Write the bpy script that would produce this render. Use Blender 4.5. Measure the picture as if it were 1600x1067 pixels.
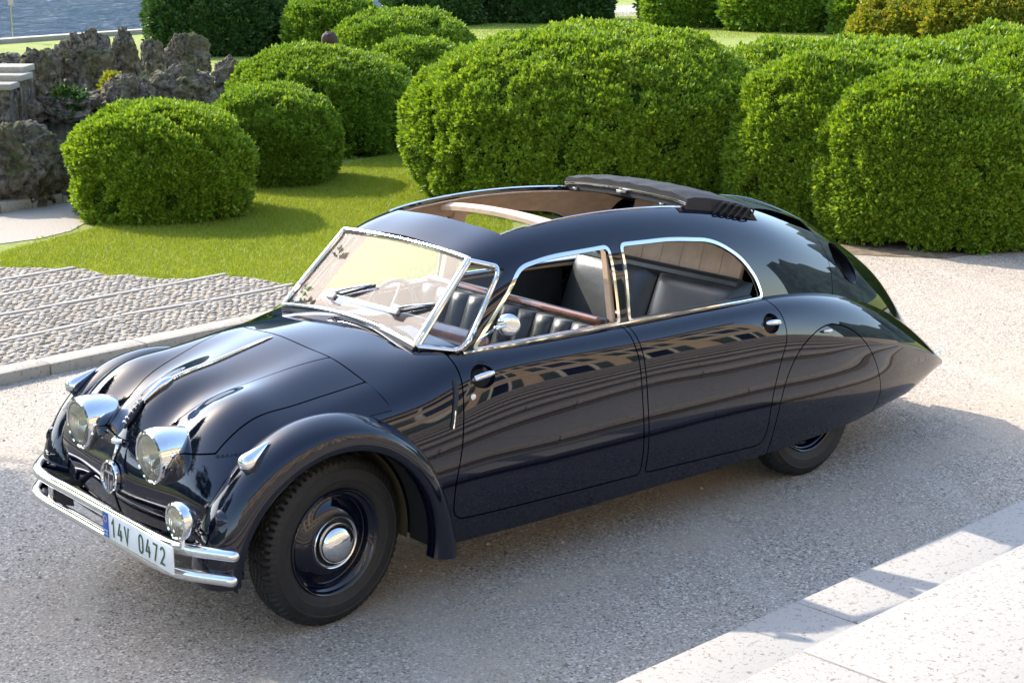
import bpy, bmesh, math, random
import numpy as np
from mathutils import Vector, Matrix

# ------------------------------------------------------------------ scene, camera, world, sun
for o in list(bpy.data.objects): bpy.data.objects.remove(o, do_unlink=True)
SC = bpy.context.scene
COL = SC.collection
random.seed(7); RNG = np.random.default_rng(11)
R = math.radians

CAM_POS = np.array([-3.833, -6.300, 2.960])
YAW, PITCH, ROLL, FPX = 0.859634, -0.245473, 0.00292, 2617.7     # focal length in photo pixels (1600 wide)
cd = np.array([math.cos(PITCH) * math.cos(YAW), math.cos(PITCH) * math.sin(YAW), math.sin(PITCH)])
cr = np.cross(cd, [0, 0, 1]); cr /= np.linalg.norm(cr); cu = np.cross(cr, cd)
cr, cu = math.cos(ROLL) * cr + math.sin(ROLL) * cu, -math.sin(ROLL) * cr + math.cos(ROLL) * cu
cam = bpy.data.cameras.new('camera'); camo = bpy.data.objects.new('camera', cam); COL.objects.link(camo)
cam.sensor_width = 36; cam.lens = 36 * FPX / 1600; cam.clip_end = 9000; cam.clip_start = .05
m = Matrix.Identity(4)
for i in range(3):
    m[i][0], m[i][1], m[i][2], m[i][3] = cr[i], cu[i], -cd[i], CAM_POS[i]
camo.matrix_world = m
SC.camera = camo
SC.render.resolution_x, SC.render.resolution_y = 1024, 682

SUN_EL, SUN_AZ = R(36), R(101)          # azimuth of the direction towards the sun, from +X counter-clockwise
w = bpy.data.worlds.new('World'); SC.world = w; w.use_nodes = True
nt = w.node_tree; nt.nodes.clear()
sky = nt.nodes.new('ShaderNodeTexSky'); sky.sky_type = 'NISHITA'; sky.sun_disc = False
sky.sun_elevation = SUN_EL; sky.sun_rotation = R(90) - SUN_AZ
sky.air_density = 1.0; sky.dust_density = 1.2; sky.ozone_density = .7
bg = nt.nodes.new('ShaderNodeBackground'); bg.inputs[1].default_value = .15
wo = nt.nodes.new('ShaderNodeOutputWorld')
nt.links.new(sky.outputs[0], bg.inputs[0]); nt.links.new(bg.outputs[0], wo.inputs[0])
sl = bpy.data.lights.new('sun', 'SUN'); sl.energy = 2.0; sl.angle = R(.6); sl.color = (1, .94, .83)
so = bpy.data.objects.new('sun', sl); COL.objects.link(so)
so.rotation_euler = (R(90) - SUN_EL, 0, SUN_AZ + R(90))
SC.view_settings.view_transform = 'Standard'; SC.view_settings.look = 'None'
SC.view_settings.exposure = 1.97; SC.view_settings.gamma = 1

def ray(u, v):
    return cd * FPX + (u - 800) * cr - (v - 533.5) * cu
def at(u, v, **k):
    """photo pixel -> point where its ray meets the plane x=, y= or z= (the ground, a wall, a panel it lies on)"""
    a = ray(u, v); (n, val), = k.items(); i = 'xyz'.index(n)
    return CAM_POS + (val - CAM_POS[i]) / a[i] * a
def on_plane(u, v, p0, n):
    a = ray(u, v); t = np.dot(np.asarray(p0) - CAM_POS, n) / np.dot(a, n)
    return CAM_POS + t * a

# ------------------------------------------------------------------ mesh helpers
def link(o, parent=None):
    COL.objects.link(o)
    if parent is not None: o.parent = parent
    return o
def tag(o, label=None, cat=None, group=None, kind=None):
    if label: o['label'] = label
    if cat: o['category'] = cat
    if group: o['group'] = group
    if kind: o['kind'] = kind
    return o
def empty(name, loc=(0, 0, 0), rz=0):
    o = bpy.data.objects.new(name, None); o.location = loc; o.rotation_euler = (0, 0, rz)
    o.empty_display_size = .2
    return link(o)
def fast_mesh(name, V, F, smooth=True, sharp=None):
    """V (n,3) array; F list of index lists or an (m,k) array"""
    me = bpy.data.meshes.new(name)
    V = np.asarray(V, np.float32)
    if isinstance(F, np.ndarray):
        k = F.shape[1]; m_ = len(F); me.vertices.add(len(V)); me.loops.add(m_ * k); me.polygons.add(m_)
        me.vertices.foreach_set('co', V.ravel())
        me.loops.foreach_set('vertex_index', F.astype(np.int32).ravel())
        me.polygons.foreach_set('loop_start', np.arange(0, m_ * k, k, dtype=np.int32))
        me.update(calc_edges=True)
    else:
        me.from_pydata(V.tolist(), [], F); me.update()
    me.polygons.foreach_set('use_smooth', np.full(len(me.polygons), smooth))
    if smooth and sharp: me.set_sharp_from_angle(angle=R(sharp))
    me.update()
    return me
def obj(name, me, mat, parent=None):
    if mat is not None:
        for q in (mat if isinstance(mat, (list, tuple)) else [mat]): me.materials.append(q)
    return link(bpy.data.objects.new(name, me), parent)

class MB:
    """collects shapes; build() links them as one mesh object"""
    def __init__(s): s.v = []; s.f = []; s.n = 0
    def add(s, V, F):
        V = np.asarray(V, float).reshape(-1, 3)
        s.v.append(V); s.f += [[i + s.n for i in f] for f in F]; s.n += len(V); return s
    def box(s, c, size, rot=None, bev=0, seg=2):
        bm = bmesh.new(); bmesh.ops.create_cube(bm, size=1)
        for q in bm.verts: q.co = Vector((q.co.x * size[0], q.co.y * size[1], q.co.z * size[2]))
        if bev: bmesh.ops.bevel(bm, geom=bm.edges[:], offset=bev, segments=seg, affect='EDGES', profile=.5)
        bm.verts.ensure_lookup_table()
        V = np.array([q.co[:] for q in bm.verts]); F = [[q.index for q in f.verts] for f in bm.faces]; bm.free()
        if rot is not None: V = V @ np.array(rot).T
        return s.add(V + np.asarray(c), F)
    def tube(s, pts, r, n=10, closed=False, cap=True, flat=1.0, up=(0, 0, 1)):
        P = np.asarray(pts, float); k = len(P); r = np.broadcast_to(r, (k,))
        T = np.roll(P, -1, 0) - np.roll(P, 1, 0) if closed else np.gradient(P, axis=0)
        T /= np.linalg.norm(T, axis=1)[:, None] + 1e-12
        U = np.asarray(up, float); V = []
        for i in range(k):
            a = np.cross(T[i], U)
            if np.linalg.norm(a) < 1e-4: a = np.cross(T[i], [1, .1, 0])
            a /= np.linalg.norm(a); b = np.cross(a, T[i])
            t = np.arange(n) * 2 * math.pi / n
            V.append(P[i] + r[i] * (np.cos(t)[:, None] * a + flat * np.sin(t)[:, None] * b))
        V = np.concatenate(V); F = []
        for i in range(k if closed else k - 1):
            j = (i + 1) % k
            for q in range(n):
                F.append([i * n + q, i * n + (q + 1) % n, j * n + (q + 1) % n, j * n + q])
        if cap and not closed: F += [list(range(n))[::-1], [(k - 1) * n + q for q in range(n)]]
        return s.add(V, F)
    def lathe(s, prof, o=(0, 0, 0), axis='y', n=48, cap=False):
        """prof: (offset along axis, radius)"""
        prof = np.asarray(prof, float); t = np.arange(n) * 2 * math.pi / n; k = len(prof)
        a = np.repeat(prof[:, 0], n); r = np.repeat(prof[:, 1], n); c = np.tile(np.cos(t), k) * r; d = np.tile(np.sin(t), k) * r
        V = np.stack({'y': (c, a, d), 'x': (a, c, d), 'z': (c, d, a)}[axis], 1) + np.asarray(o)
        F = [[i * n + q, i * n + (q + 1) % n, (i + 1) * n + (q + 1) % n, (i + 1) * n + q] for i in range(k - 1) for q in range(n)]
        if axis in 'xz': F = [f[::-1] for f in F]
        return s.add(V, F)
    def prism(s, poly, d0, d1, O, A, B, C):
        """polygon (a,b) in the plane O + aA + bB, extruded along C from d0 to d1"""
        O, A, B, C = [np.asarray(q, float) for q in (O, A, B, C)]; n = len(poly)
        V = [O + a * A + b * B + d * C for d in (d0, d1) for a, b in poly]
        F = [list(range(n))[::-1], [n + i for i in range(n)]] + [[i, (i + 1) % n, n + (i + 1) % n, n + i] for i in range(n)]
        return s.add(V, F)
    def mesh(s, name, smooth=True, sharp=35):
        V = np.concatenate(s.v)
        me = fast_mesh(name, V, s.f, False)
        bm = bmesh.new(); bm.from_mesh(me); bmesh.ops.recalc_face_normals(bm, faces=bm.faces[:]); bm.to_mesh(me); bm.free()
        me.polygons.foreach_set('use_smooth', np.full(len(me.polygons), smooth))
        if smooth: me.set_sharp_from_angle(angle=R(sharp))
        return me
    def build(s, name, mat, parent=None, smooth=True, sharp=35):
        return obj(name, s.mesh(name, smooth, sharp), mat, parent)

def rot_z(a): return np.array([[math.cos(a), -math.sin(a), 0], [math.sin(a), math.cos(a), 0], [0, 0, 1]])
def rot_y(a): return np.array([[math.cos(a), 0, math.sin(a)], [0, 1, 0], [-math.sin(a), 0, math.cos(a)]])
def rot_x(a): return np.array([[1, 0, 0], [0, math.cos(a), -math.sin(a)], [0, math.sin(a), math.cos(a)]])

# value noise on numpy arrays
_perm = np.random.default_rng(5).random(4096)
def vnoise(P):
    P = np.asarray(P, float); i = np.floor(P).astype(np.int64); f = P - i; f = f * f * (3 - 2 * f); r = 0
    for dx in (0, 1):
        for dy in (0, 1):
            for dz in (0, 1):
                h = ((i[..., 0] + dx) * 374761393 + (i[..., 1] + dy) * 668265263 + (i[..., 2] + dz) * 2147483647) & 0x7fffffff
                h = (h ^ (h >> 13)) * 1274126177 & 0x7fffffff
                w_ = (f[..., 0] if dx else 1 - f[..., 0]) * (f[..., 1] if dy else 1 - f[..., 1]) * (f[..., 2] if dz else 1 - f[..., 2])
                r = r + w_ * _perm[(h >> 7) % 4096]
    return r * 2 - 1
def fbm(P, o=4, g=.5):
    a = 1; s = 0; P = np.asarray(P, float)
    for k in range(o): s = s + a * vnoise(P * 2 ** k + 17.3 * k); a *= g
    return s

# ------------------------------------------------------------------ materials
class NT:
    def __init__(s, name):
        s.m = bpy.data.materials.new(name); s.m.use_nodes = True; s.t = s.m.node_tree; s.t.nodes.clear()
        s.out = s.t.nodes.new('ShaderNodeOutputMaterial')
    def n(s, typ, **k):
        q = s.t.nodes.new('ShaderNode' + typ)
        for a, b in k.items():
            if hasattr(q, a) and a not in q.inputs: setattr(q, a, b)
            else: s.set(q, a, b)
        return q
    def set(s, q, a, b):
        i = q.inputs[a] if not isinstance(a, int) else q.inputs[a]
        if isinstance(b, bpy.types.NodeSocket): s.t.links.new(b, i)
        else: i.default_value = b
    def link(s, a, b): s.t.links.new(a, b)
    def coords(s, kind='Object', scale=(1, 1, 1), rot=(0, 0, 0)):
        c = s.n('TexCoord'); mp = s.n('Mapping'); s.link(c.outputs[kind], mp.inputs[0])
        mp.inputs['Scale'].default_value = scale; mp.inputs['Rotation'].default_value = rot
        return mp.outputs[0]
    def noise(s, vec, scale, detail=4, rough=.55, dist=0):
        q = s.n('TexNoise'); s.link(vec, q.inputs['Vector'])
        q.inputs['Scale'].default_value = scale; q.inputs['Detail'].default_value = detail
        q.inputs['Roughness'].default_value = rough; q.inputs['Distortion'].default_value = dist
        return q.outputs['Fac']
    def vor(s, vec, scale, feature='F1', rand=1):
        q = s.n('TexVoronoi'); q.feature = feature; s.link(vec, q.inputs['Vector'])
        q.inputs['Scale'].default_value = scale; q.inputs['Randomness'].default_value = rand
        return q
    def ramp(s, fac, stops, interp='LINEAR'):
        q = s.n('ValToRGB'); s.link(fac, q.inputs[0]); e = q.color_ramp; e.interpolation = interp
        while len(e.elements) < len(stops): e.elements.new(.5)
        for el, (p, c) in zip(e.elements, stops):
            el.position = p; el.color = (c, c, c, 1) if not isinstance(c, (tuple, list)) else (*c[:3], 1)
        return q.outputs[0]
    def mix(s, fac, a, b, mode='MIX'):
        q = s.n('Mix'); q.data_type = 'RGBA'; q.blend_type = mode
        for i, x in ((0, fac), (6, a), (7, b)):
            if isinstance(x, bpy.types.NodeSocket): s.link(x, q.inputs[i])
            elif isinstance(x, (tuple, list)): q.inputs[i].default_value = (*x[:3], 1)
            else: q.inputs[i].default_value = x
        return q.outputs[2]
    def math(s, op, a, b=0):
        q = s.n('Math'); q.operation = op
        for i, x in ((0, a), (1, b)):
            if isinstance(x, bpy.types.NodeSocket): s.link(x, q.inputs[i])
            else: q.inputs[i].default_value = x
        return q.outputs[0]
    def bump(s, h, strength=.3, dist=.01, normal=None):
        q = s.n('Bump'); s.link(h, q.inputs['Height']); q.inputs['Strength'].default_value = strength; q.inputs['Distance'].default_value = dist
        if normal is not None: s.link(normal, q.inputs['Normal'])
        return q.outputs[0]
    def bsdf(s, col, rough=.5, metal=0, normal=None, **k):
        q = s.n('BsdfPrincipled')
        for a, b in [('Base Color', col), ('Roughness', rough), ('Metallic', metal)] + list(k.items()):
            if isinstance(b, bpy.types.NodeSocket): s.link(b, q.inputs[a])
            elif isinstance(b, (tuple, list)) and len(b) == 3: q.inputs[a].default_value = (*b, 1)
            else: q.inputs[a].default_value = b
        if normal is not None: s.link(normal, q.inputs['Normal'])
        return q.outputs[0]
    def done(s, sh): s.link(sh, s.out.inputs[0]); return s.m

def simple(name, col, rough=.5, metal=0, var=.15, scale=30, bump=.0, bscale=200, bdist=.002, **k):
    t = NT(name); c = t.coords()
    f = t.noise(c, scale, 3)
    lo = tuple(x * (1 - var) for x in col); hi = tuple(min(1, x * (1 + var)) for x in col)
    cc = t.ramp(f, [(.3, lo), (.7, hi)])
    nm = t.bump(t.noise(c, bscale, 2), bump, bdist) if bump else None
    return t.done(t.bsdf(cc, rough, metal, nm, **k))
MAT = {}
# ------------------------------------------------------------------ car materials
def paint():
    t = NT('navy_paint'); c = t.coords()
    f = t.noise(c, 3, 3)
    col = t.ramp(f, [(.3, (.0012, .0021, .0090)), (.7, (.0016, .0027, .0112))])
    dust = t.noise(c, 90, 5, .7)
    rr = t.ramp(dust, [(.35, .45), (.75, .6)])
    nm = t.bump(t.noise(c, 2.1, 2, .5, .4), .16, .02)
    q = t.bsdf(col, rr, 0, nm, **{'Coat Weight': 1.0, 'Coat Roughness': .02, 'Coat IOR': 1.58, 'Specular IOR Level': .0})
    return t.done(q)
MAT['paint'] = paint()
MAT['chrome'] = simple('chrome', (.80, .80, .79), .05, 1, .03, 60)
MAT['brushed'] = simple('satin_metal', (.62, .62, .60), .25, 1, .08, 80)
MAT['rubber'] = simple('tyre_rubber', (.009, .0088, .0086), .62, 0, .35, 25, .25, 400, .001)
MAT['black'] = simple('black_trim', (.008, .008, .009), .5, 0, .3, 40)
MAT['dark'] = simple('underbody_black', (.006, .006, .006), .85, 0, .3, 20)
MAT['khaki'] = simple('khaki_panel', (.085, .07, .035), .6, 0, .2, 12)
MAT['beige'] = simple('beige_cloth', (.70, .49, .32), .85, 0, .12, 14, .25, 500, .001)
MAT['wood'] = simple('varnished_wood', (.16, .045, .018), .25, 0, .4, 9, **{'Coat Weight': .8})
MAT['roofcloth'] = simple('black_roof_cloth', (.012, .012, .013), .75, 0, .25, 30, .4, 600, .001)
MAT['white'] = simple('plate_white', (.80, .80, .76), .35, 0, .03, 20)
MAT['plategreen'] = simple('plate_green', (.035, .09, .035), .4, 0, .1, 20)
MAT['plateblue'] = simple('plate_blue', (.02, .10, .42), .35, 0, .1, 20)
MAT['yellow'] = simple('star_yellow', (.7, .5, .05), .4, 0, .1, 20)
MAT['carpet'] = simple('dark_carpet', (.02, .018, .016), .95, 0, .3, 60)
def leather():
    t = NT('grey_leather'); c = t.coords()
    f = t.noise(c, 5, 4)
    col = t.ramp(f, [(.3, (.022, .026, .026)), (.7, (.036, .041, .040))])
    wr = t.noise(c, 14, 5, .6, 1.2); gr = t.vor(c, 260).outputs['Distance']
    nm = t.bump(gr, .10, .001, t.bump(wr, .12, .010))
    return t.done(t.bsdf(col, .36, 0, nm, **{'Specular IOR Level': .6}))
MAT['leather'] = leather()
def glass(name, dirt):
    t = NT(name); c = t.coords()
    fr = t.n('Fresnel'); fr.inputs[0].default_value = 1.5
    tr = t.n('BsdfTransparent'); tr.inputs[0].default_value = (.93, .95, .93, 1)
    gl = t.n('BsdfGlossy'); gl.inputs['Roughness'].default_value = .01
    mx = t.n('MixShader'); t.link(fr.outputs[0], mx.inputs[0]); t.link(tr.outputs[0], mx.inputs[1]); t.link(gl.outputs[0], mx.inputs[2])
    df = t.n('BsdfDiffuse'); df.inputs[0].default_value = (.75, .74, .70, 1)
    tl = t.n('BsdfTranslucent'); tl.inputs[0].default_value = (.75, .74, .70, 1)
    dd = t.n('MixShader'); t.link(df.outputs[0], dd.inputs[1]); t.link(tl.outputs[0], dd.inputs[2])
    m2 = t.n('MixShader')
    f = t.ramp(t.noise(c, 4, 5, .65, .6), [(.3, dirt * .55), (.75, dirt * 1.5)])
    t.link(f, m2.inputs[0]); t.link(mx.outputs[0], m2.inputs[1]); t.link(dd.outputs[0], m2.inputs[2])
    return t.done(m2.outputs[0])
MAT['glass'] = glass('windscreen_glass', .085)
MAT['clear'] = glass('clear_glass', .02)
def lens():
    t = NT('headlamp_lens'); c = t.coords('Object')
    wv = t.n('TexWave'); t.link(c, wv.inputs[0]); wv.bands_direction = 'Y'; wv.inputs['Scale'].default_value = 22
    nm = t.bump(wv.outputs['Fac'], .6, .004)
    fr = t.n('Fresnel'); fr.inputs[0].default_value = 1.5; t.link(nm, fr.inputs['Normal'])
    tr = t.n('BsdfTransparent'); tr.inputs[0].default_value = (.97, .95, .86, 1)
    gl = t.n('BsdfGlossy'); gl.inputs['Roughness'].default_value = .05; t.link(nm, gl.inputs['Normal'])
    mx = t.n('MixShader'); t.link(fr.outputs[0], mx.inputs[0]); t.link(tr.outputs[0], mx.inputs[1]); t.link(gl.outputs[0], mx.inputs[2])
    df = t.n('BsdfDiffuse'); df.inputs[0].default_value = (.85, .80, .62, 1)
    m2 = t.n('MixShader'); m2.inputs[0].default_value = .14
    t.link(mx.outputs[0], m2.inputs[1]); t.link(df.outputs[0], m2.inputs[2])
    return t.done(m2.outputs[0])
MAT['lens'] = lens()
MAT['reflector'] = simple('lamp_reflector', (.86, .80, .62), .22, 1, .03, 30)
# ------------------------------------------------------------------ car surfaces (half-width w >= 0)
def nat_spline(k, vals, t):
    k = np.asarray(k, float); v = np.asarray(vals, float); t = np.asarray(t, float)
    n = len(k); sh = v.shape[1:]; V = v.reshape(n, -1); h = np.diff(k)
    A = np.zeros((n, n)); B = np.zeros((n, V.shape[1])); A[0, 0] = A[-1, -1] = 1
    for i in range(1, n - 1):
        A[i, i - 1] = h[i - 1]; A[i, i] = 2 * (h[i - 1] + h[i]); A[i, i + 1] = h[i]
        B[i] = 6 * ((V[i + 1] - V[i]) / h[i] - (V[i] - V[i - 1]) / h[i - 1])
    M = np.linalg.solve(A, B)
    i = np.clip(np.searchsorted(k, t, 'right') - 1, 0, n - 2)
    a = (k[i + 1] - t)[:, None]; b = (t - k[i])[:, None]; H = h[i][:, None]
    r = (M[i] * a ** 3 + M[i + 1] * b ** 3) / (6 * H) + (V[i] / H - M[i] * H / 6) * a + (V[i + 1] / H - M[i + 1] * H / 6) * b
    return r.reshape((len(t),) + sh)

def chordk(C):
    d = np.linalg.norm(np.diff(C, axis=1), axis=2).mean(0)
    return np.concatenate([[0], np.cumsum(d)])

def net_surface(C, ku, u, nv):
    C = np.asarray(C, float); kv0 = kv = chordk(C)
    v = np.linspace(kv[0], kv[-1], nv)
    if np.abs(C[:, 0, 1]).max() < 1e-6:            # starts on the centre line: spline through the mirrored half too
        C = np.concatenate([C[:, :0:-1] * [1, -1, 1], C], 1); kv = np.concatenate([-kv[:0:-1], kv])
    S = nat_spline(ku, C, u)                       # nu, m, 3
    return np.transpose(nat_spline(kv, np.transpose(S, (1, 0, 2)), v), (1, 0, 2)), kv0 / kv0[-1]

# MAIN tub: columns centre, .., glass base(3), shoulder(4), upper(5), mid(6), low(7), sill(8); entries (w, z)
MAIN_X = [0.0, 0.2, 0.42, 0.66, 1.0, 1.4, 1.8, 2.2, 2.55, 2.85, 3.2, 3.55, 3.9, 4.25, 4.52, 4.70]
MAIN = [
 [(0,1.098),(0.24,1.078),(0.42,1.062),(0.58,1.012),(0.655,0.978),(0.727,0.925),(0.797,0.72),(0.804,0.47),(0.763,0.27)],
 [(0,1.134),(0.24,1.116),(0.42,1.092),(0.59,1.03),(0.67,0.992),(0.742,0.93),(0.807,0.72),(0.814,0.47),(0.768,0.265)],
 [(0,1.152),(0.24,1.136),(0.43,1.108),(0.61,1.058),(0.695,1.012),(0.762,0.935),(0.817,0.72),(0.824,0.47),(0.773,0.26)],
 [(0,1.16),(0.25,1.146),(0.46,1.122),(0.655,1.09),(0.735,1.04),(0.787,0.945),(0.829,0.72),(0.832,0.47),(0.78,0.255)],
 [(0,1.165),(0.25,1.15),(0.5,1.125),(0.69,1.094),(0.76,1.052),(0.804,0.955),(0.839,0.72),(0.842,0.47),(0.788,0.25)],
 [(0,1.165),(0.25,1.15),(0.5,1.12),(0.695,1.09),(0.768,1.05),(0.814,0.955),(0.847,0.72),(0.85,0.47),(0.796,0.25)],
 [(0,1.16),(0.25,1.145),(0.5,1.115),(0.695,1.085),(0.77,1.046),(0.818,0.955),(0.851,0.72),(0.854,0.47),(0.8,0.25)],
 [(0,1.15),(0.25,1.135),(0.5,1.108),(0.695,1.08),(0.77,1.042),(0.818,0.95),(0.853,0.72),(0.856,0.47),(0.8,0.245)],
 [(0,1.13),(0.25,1.115),(0.5,1.095),(0.69,1.072),(0.766,1.036),(0.816,0.945),(0.853,0.72),(0.857,0.46),(0.8,0.245)],
 [(0,1.09),(0.25,1.075),(0.48,1.066),(0.668,1.058),(0.75,1.022),(0.808,0.93),(0.85,0.71),(0.856,0.45),(0.798,0.252)],
 [(0,1),(0.22,0.99),(0.44,0.99),(0.625,1.01),(0.715,0.975),(0.788,0.88),(0.839,0.67),(0.846,0.43),(0.783,0.258)],
 [(0,0.88),(0.2,0.875),(0.4,0.895),(0.575,0.93),(0.665,0.895),(0.7486,0.8),(0.8012,0.61),(0.812,0.41),(0.748,0.268)],
 [(0,0.73),(0.18,0.735),(0.35,0.77),(0.52,0.815),(0.605,0.78),(0.6864,0.695),(0.7362,0.54),(0.7412,0.38),(0.6814,0.28)],
 [(0,0.56),(0.15,0.57),(0.3,0.61),(0.45,0.66),(0.525,0.63),(0.5994,0.56),(0.6364,0.465),(0.6377,0.355),(0.5844,0.275)],
 [(0,0.43),(0.13,0.44),(0.26,0.48),(0.39,0.505),(0.455,0.487),(0.515,0.447),(0.5426,0.405),(0.5399,0.345),(0.4978,0.3)],
 [(0,0.33),(0.12,0.338),(0.24,0.355),(0.35,0.378),(0.405,0.372),(0.445,0.358),(0.4611,0.34),(0.4569,0.322),(0.4311,0.305)],
]
# GREENHOUSE: columns centre, .., rail(2), glass top(3), mid(4), base(5)
GH_X = [0.60, 0.9, 1.1, 1.4, 1.8, 2.2, 2.6, 3.0, 3.4, 3.8, 4.15, 4.45, 4.75]
GH = [
 [(0,1.330),(.25,1.315),(.44,1.285),(.57,1.215),(.625,1.150),(.655,1.060)],
 [(0,1.500),(.25,1.488),(.455,1.455),(.575,1.365),(.640,1.230),(.680,1.065)],
 [(0,1.572),(.25,1.558),(.465,1.520),(.590,1.420),(.652,1.260),(.692,1.065)],
 [(0,1.612),(.25,1.600),(.470,1.560),(.602,1.448),(.662,1.275),(.702,1.065)],
 [(0,1.625),(.25,1.612),(.472,1.570),(.606,1.452),(.668,1.275),(.708,1.060)],
 [(0,1.612),(.25,1.598),(.468,1.550),(.602,1.432),(.666,1.260),(.706,1.055)],
 [(0,1.570),(.25,1.552),(.455,1.500),(.586,1.385),(.654,1.230),(.698,1.045)],
 [(0,1.505),(.21,1.484),(.425,1.410),(.548,1.305),(.620,1.170),(.668,1.010)],
 [(0,1.410),(.19,1.382),(.380,1.285),(.486,1.185),(.555,1.070),(.604,.930)],
 [(0,1.262),(.165,1.225),(.325,1.135),(.415,1.040),(.475,.940),(.520,.820)],
 [(0,1.080),(.145,1.038),(.265,.965),(.340,.875),(.390,.790),(.430,.690)],
 [(0,.870),(.12,.835),(.200,.770),(.258,.700),(.298,.630),(.330,.550)],
 [(0,.570),(.08,.545),(.130,.510),(.165,.470),(.190,.430),(.210,.385)],
]
# FRONT: rows run from the nose bottom up over the hood to the cowl, columns centre .. crease; entries (x, w, z)
FRONT_U = [0, .2, .38, .52, .66, .95, 1.3, 1.5, 1.72]
FRONT = [
 [(-.585,0,.345),(-.583,.20,.345),(-.576,.40,.345),(-.562,.57,.345),(-.535,.67,.345),(-.480,.735,.345)],
 [(-.668,0,.610),(-.655,.20,.610),(-.635,.40,.610),(-.612,.57,.600),(-.580,.67,.595),(-.520,.735,.590)],
 [(-.622,0,.790),(-.600,.20,.780),(-.595,.40,.770),(-.582,.57,.740),(-.545,.67,.725),(-.480,.735,.710)],
 [(-.540,0,.905),(-.500,.20,.880),(-.510,.40,.890),(-.500,.57,.850),(-.460,.67,.820),(-.400,.735,.795)],
 [(-.420,0,.993),(-.385,.20,.955),(-.390,.40,.985),(-.375,.57,.940),(-.340,.67,.895),(-.300,.735,.860)],
 [(-.160,0,1.060),(-.150,.23,1.034),(-.150,.42,1.040),(-.145,.58,.985),(-.140,.66,.945),(-.130,.735,.895)],
 [(.2,0,1.134),(.2,.24,1.116),(.2,.42,1.092),(.2,.59,1.030),(.2,.670,.992),(.2,.750,.930)],
 [(.42,0,1.152),(.42,.24,1.136),(.42,.43,1.108),(.42,.61,1.058),(.42,.695,1.012),(.42,.770,.935)],
 [(.66,0,1.160),(.66,.25,1.146),(.66,.46,1.122),(.66,.655,1.090),(.66,.735,1.040),(.66,.795,.945)],
]
def main_ctrl():
    return np.array([[(x, w, z) for w, z in r] for x, r in zip(MAIN_X, MAIN)])
def gh_ctrl():
    return np.array([[(x, w, z) for w, z in r] for x, r in zip(GH_X, GH)])
# ------------------------------------------------------------------ trimmed panels
def normals_of(P):
    du = np.gradient(P, axis=0); dv = np.gradient(P, axis=1); N = np.cross(du, dv)
    return N / (np.linalg.norm(N, axis=2)[..., None] + 1e-12)
def trim(P, N, f):
    nu, nv = f.shape; ins = f < 0
    cnt = ins[:-1, :-1].astype(int) + ins[1:, :-1] + ins[1:, 1:] + ins[:-1, 1:]
    V = []; VN = []; key = {}; F = []
    def vert(k, p, n):
        if k not in key: key[k] = len(V); V.append(p); VN.append(n)
        return key[k]
    for i, j in np.argwhere(cnt > 0):
        q = [(i, j), (i + 1, j), (i + 1, j + 1), (i, j + 1)]
        if cnt[i, j] == 4:
            F.append([vert(a, P[a], N[a]) for a in q]); continue
        out = []
        for k in range(4):
            a, b = q[k], q[(k + 1) % 4]
            if ins[a]: out.append(vert(a, P[a], N[a]))
            if ins[a] != ins[b]:
                a_, b_ = (a, b) if a < b else (b, a)
                t = f[a_] / (f[a_] - f[b_]); t = min(max(t, .001), .999)
                n = N[a_] * (1 - t) + N[b_] * t
                out.append(vert((a_, b_), P[a_] * (1 - t) + P[b_] * t, n / (np.linalg.norm(n) + 1e-12)))
        if len(out) >= 3: F.append(out)
    return np.array(V).reshape(-1, 3), np.array(VN).reshape(-1, 3), F
def shell_parts(V, N, F, th):
    f = F[len(F) // 2]; g = np.cross(V[f[1]] - V[f[0]], V[f[2]] - V[f[0]])
    if np.dot(g, N[f[0]]) < 0: F = [q[::-1] for q in F]
    E = {}
    for q in F:
        for a, b in zip(q, q[1:] + q[:1]):
            if (b, a) in E: del E[(b, a)]
            else: E[(a, b)] = 1
    n = len(V); VV = [V, V - N * th]; NN = [N, -N]; FF = [list(q) for q in F] + [[i + n for i in q[::-1]] for q in F]; k = 2 * n
    rv = []; rn = []
    for a, b in E:
        if abs(V[a][1]) < 1e-4 and abs(V[b][1]) < 1e-4: continue
        q = [V[a], V[a] - N[a] * th, V[b] - N[b] * th, V[b]]
        g = np.cross(q[1] - q[0], q[3] - q[0]); l = np.linalg.norm(g)
        if l < 1e-10: continue
        rv += q; rn += [g / l] * 4; FF.append([k, k + 1, k + 2, k + 3]); k += 4
    if rv: VV.append(np.array(rv)); NN.append(np.array(rn))
    return np.concatenate(VV), np.concatenate(NN), FF
def panel(name, S, f, mat, parent, th=.012, off=0, sides=(-1, 1)):
    """S = (P, N) half surface with outward normals; kept where f < 0; one object per call"""
    P, N = S; VV = []; NN = []; FF = []; k = 0
    V0, N0, F0 = trim(P + N * off, N, f)
    if len(F0) == 0: print('empty panel', name); return None
    for s in sides:
        fl = np.array([1, s, 1])
        V, Nn, F = shell_parts(V0 * fl, N0 * fl, F0, th)
        VV.append(V); NN.append(Nn); FF += [[i + k for i in q] for q in F]; k += len(V)
    me = fast_mesh(name, np.concatenate(VV), FF, True)
    me.normals_split_custom_set_from_vertices(np.concatenate(NN).tolist())
    return obj(name, me, mat, parent)
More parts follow.
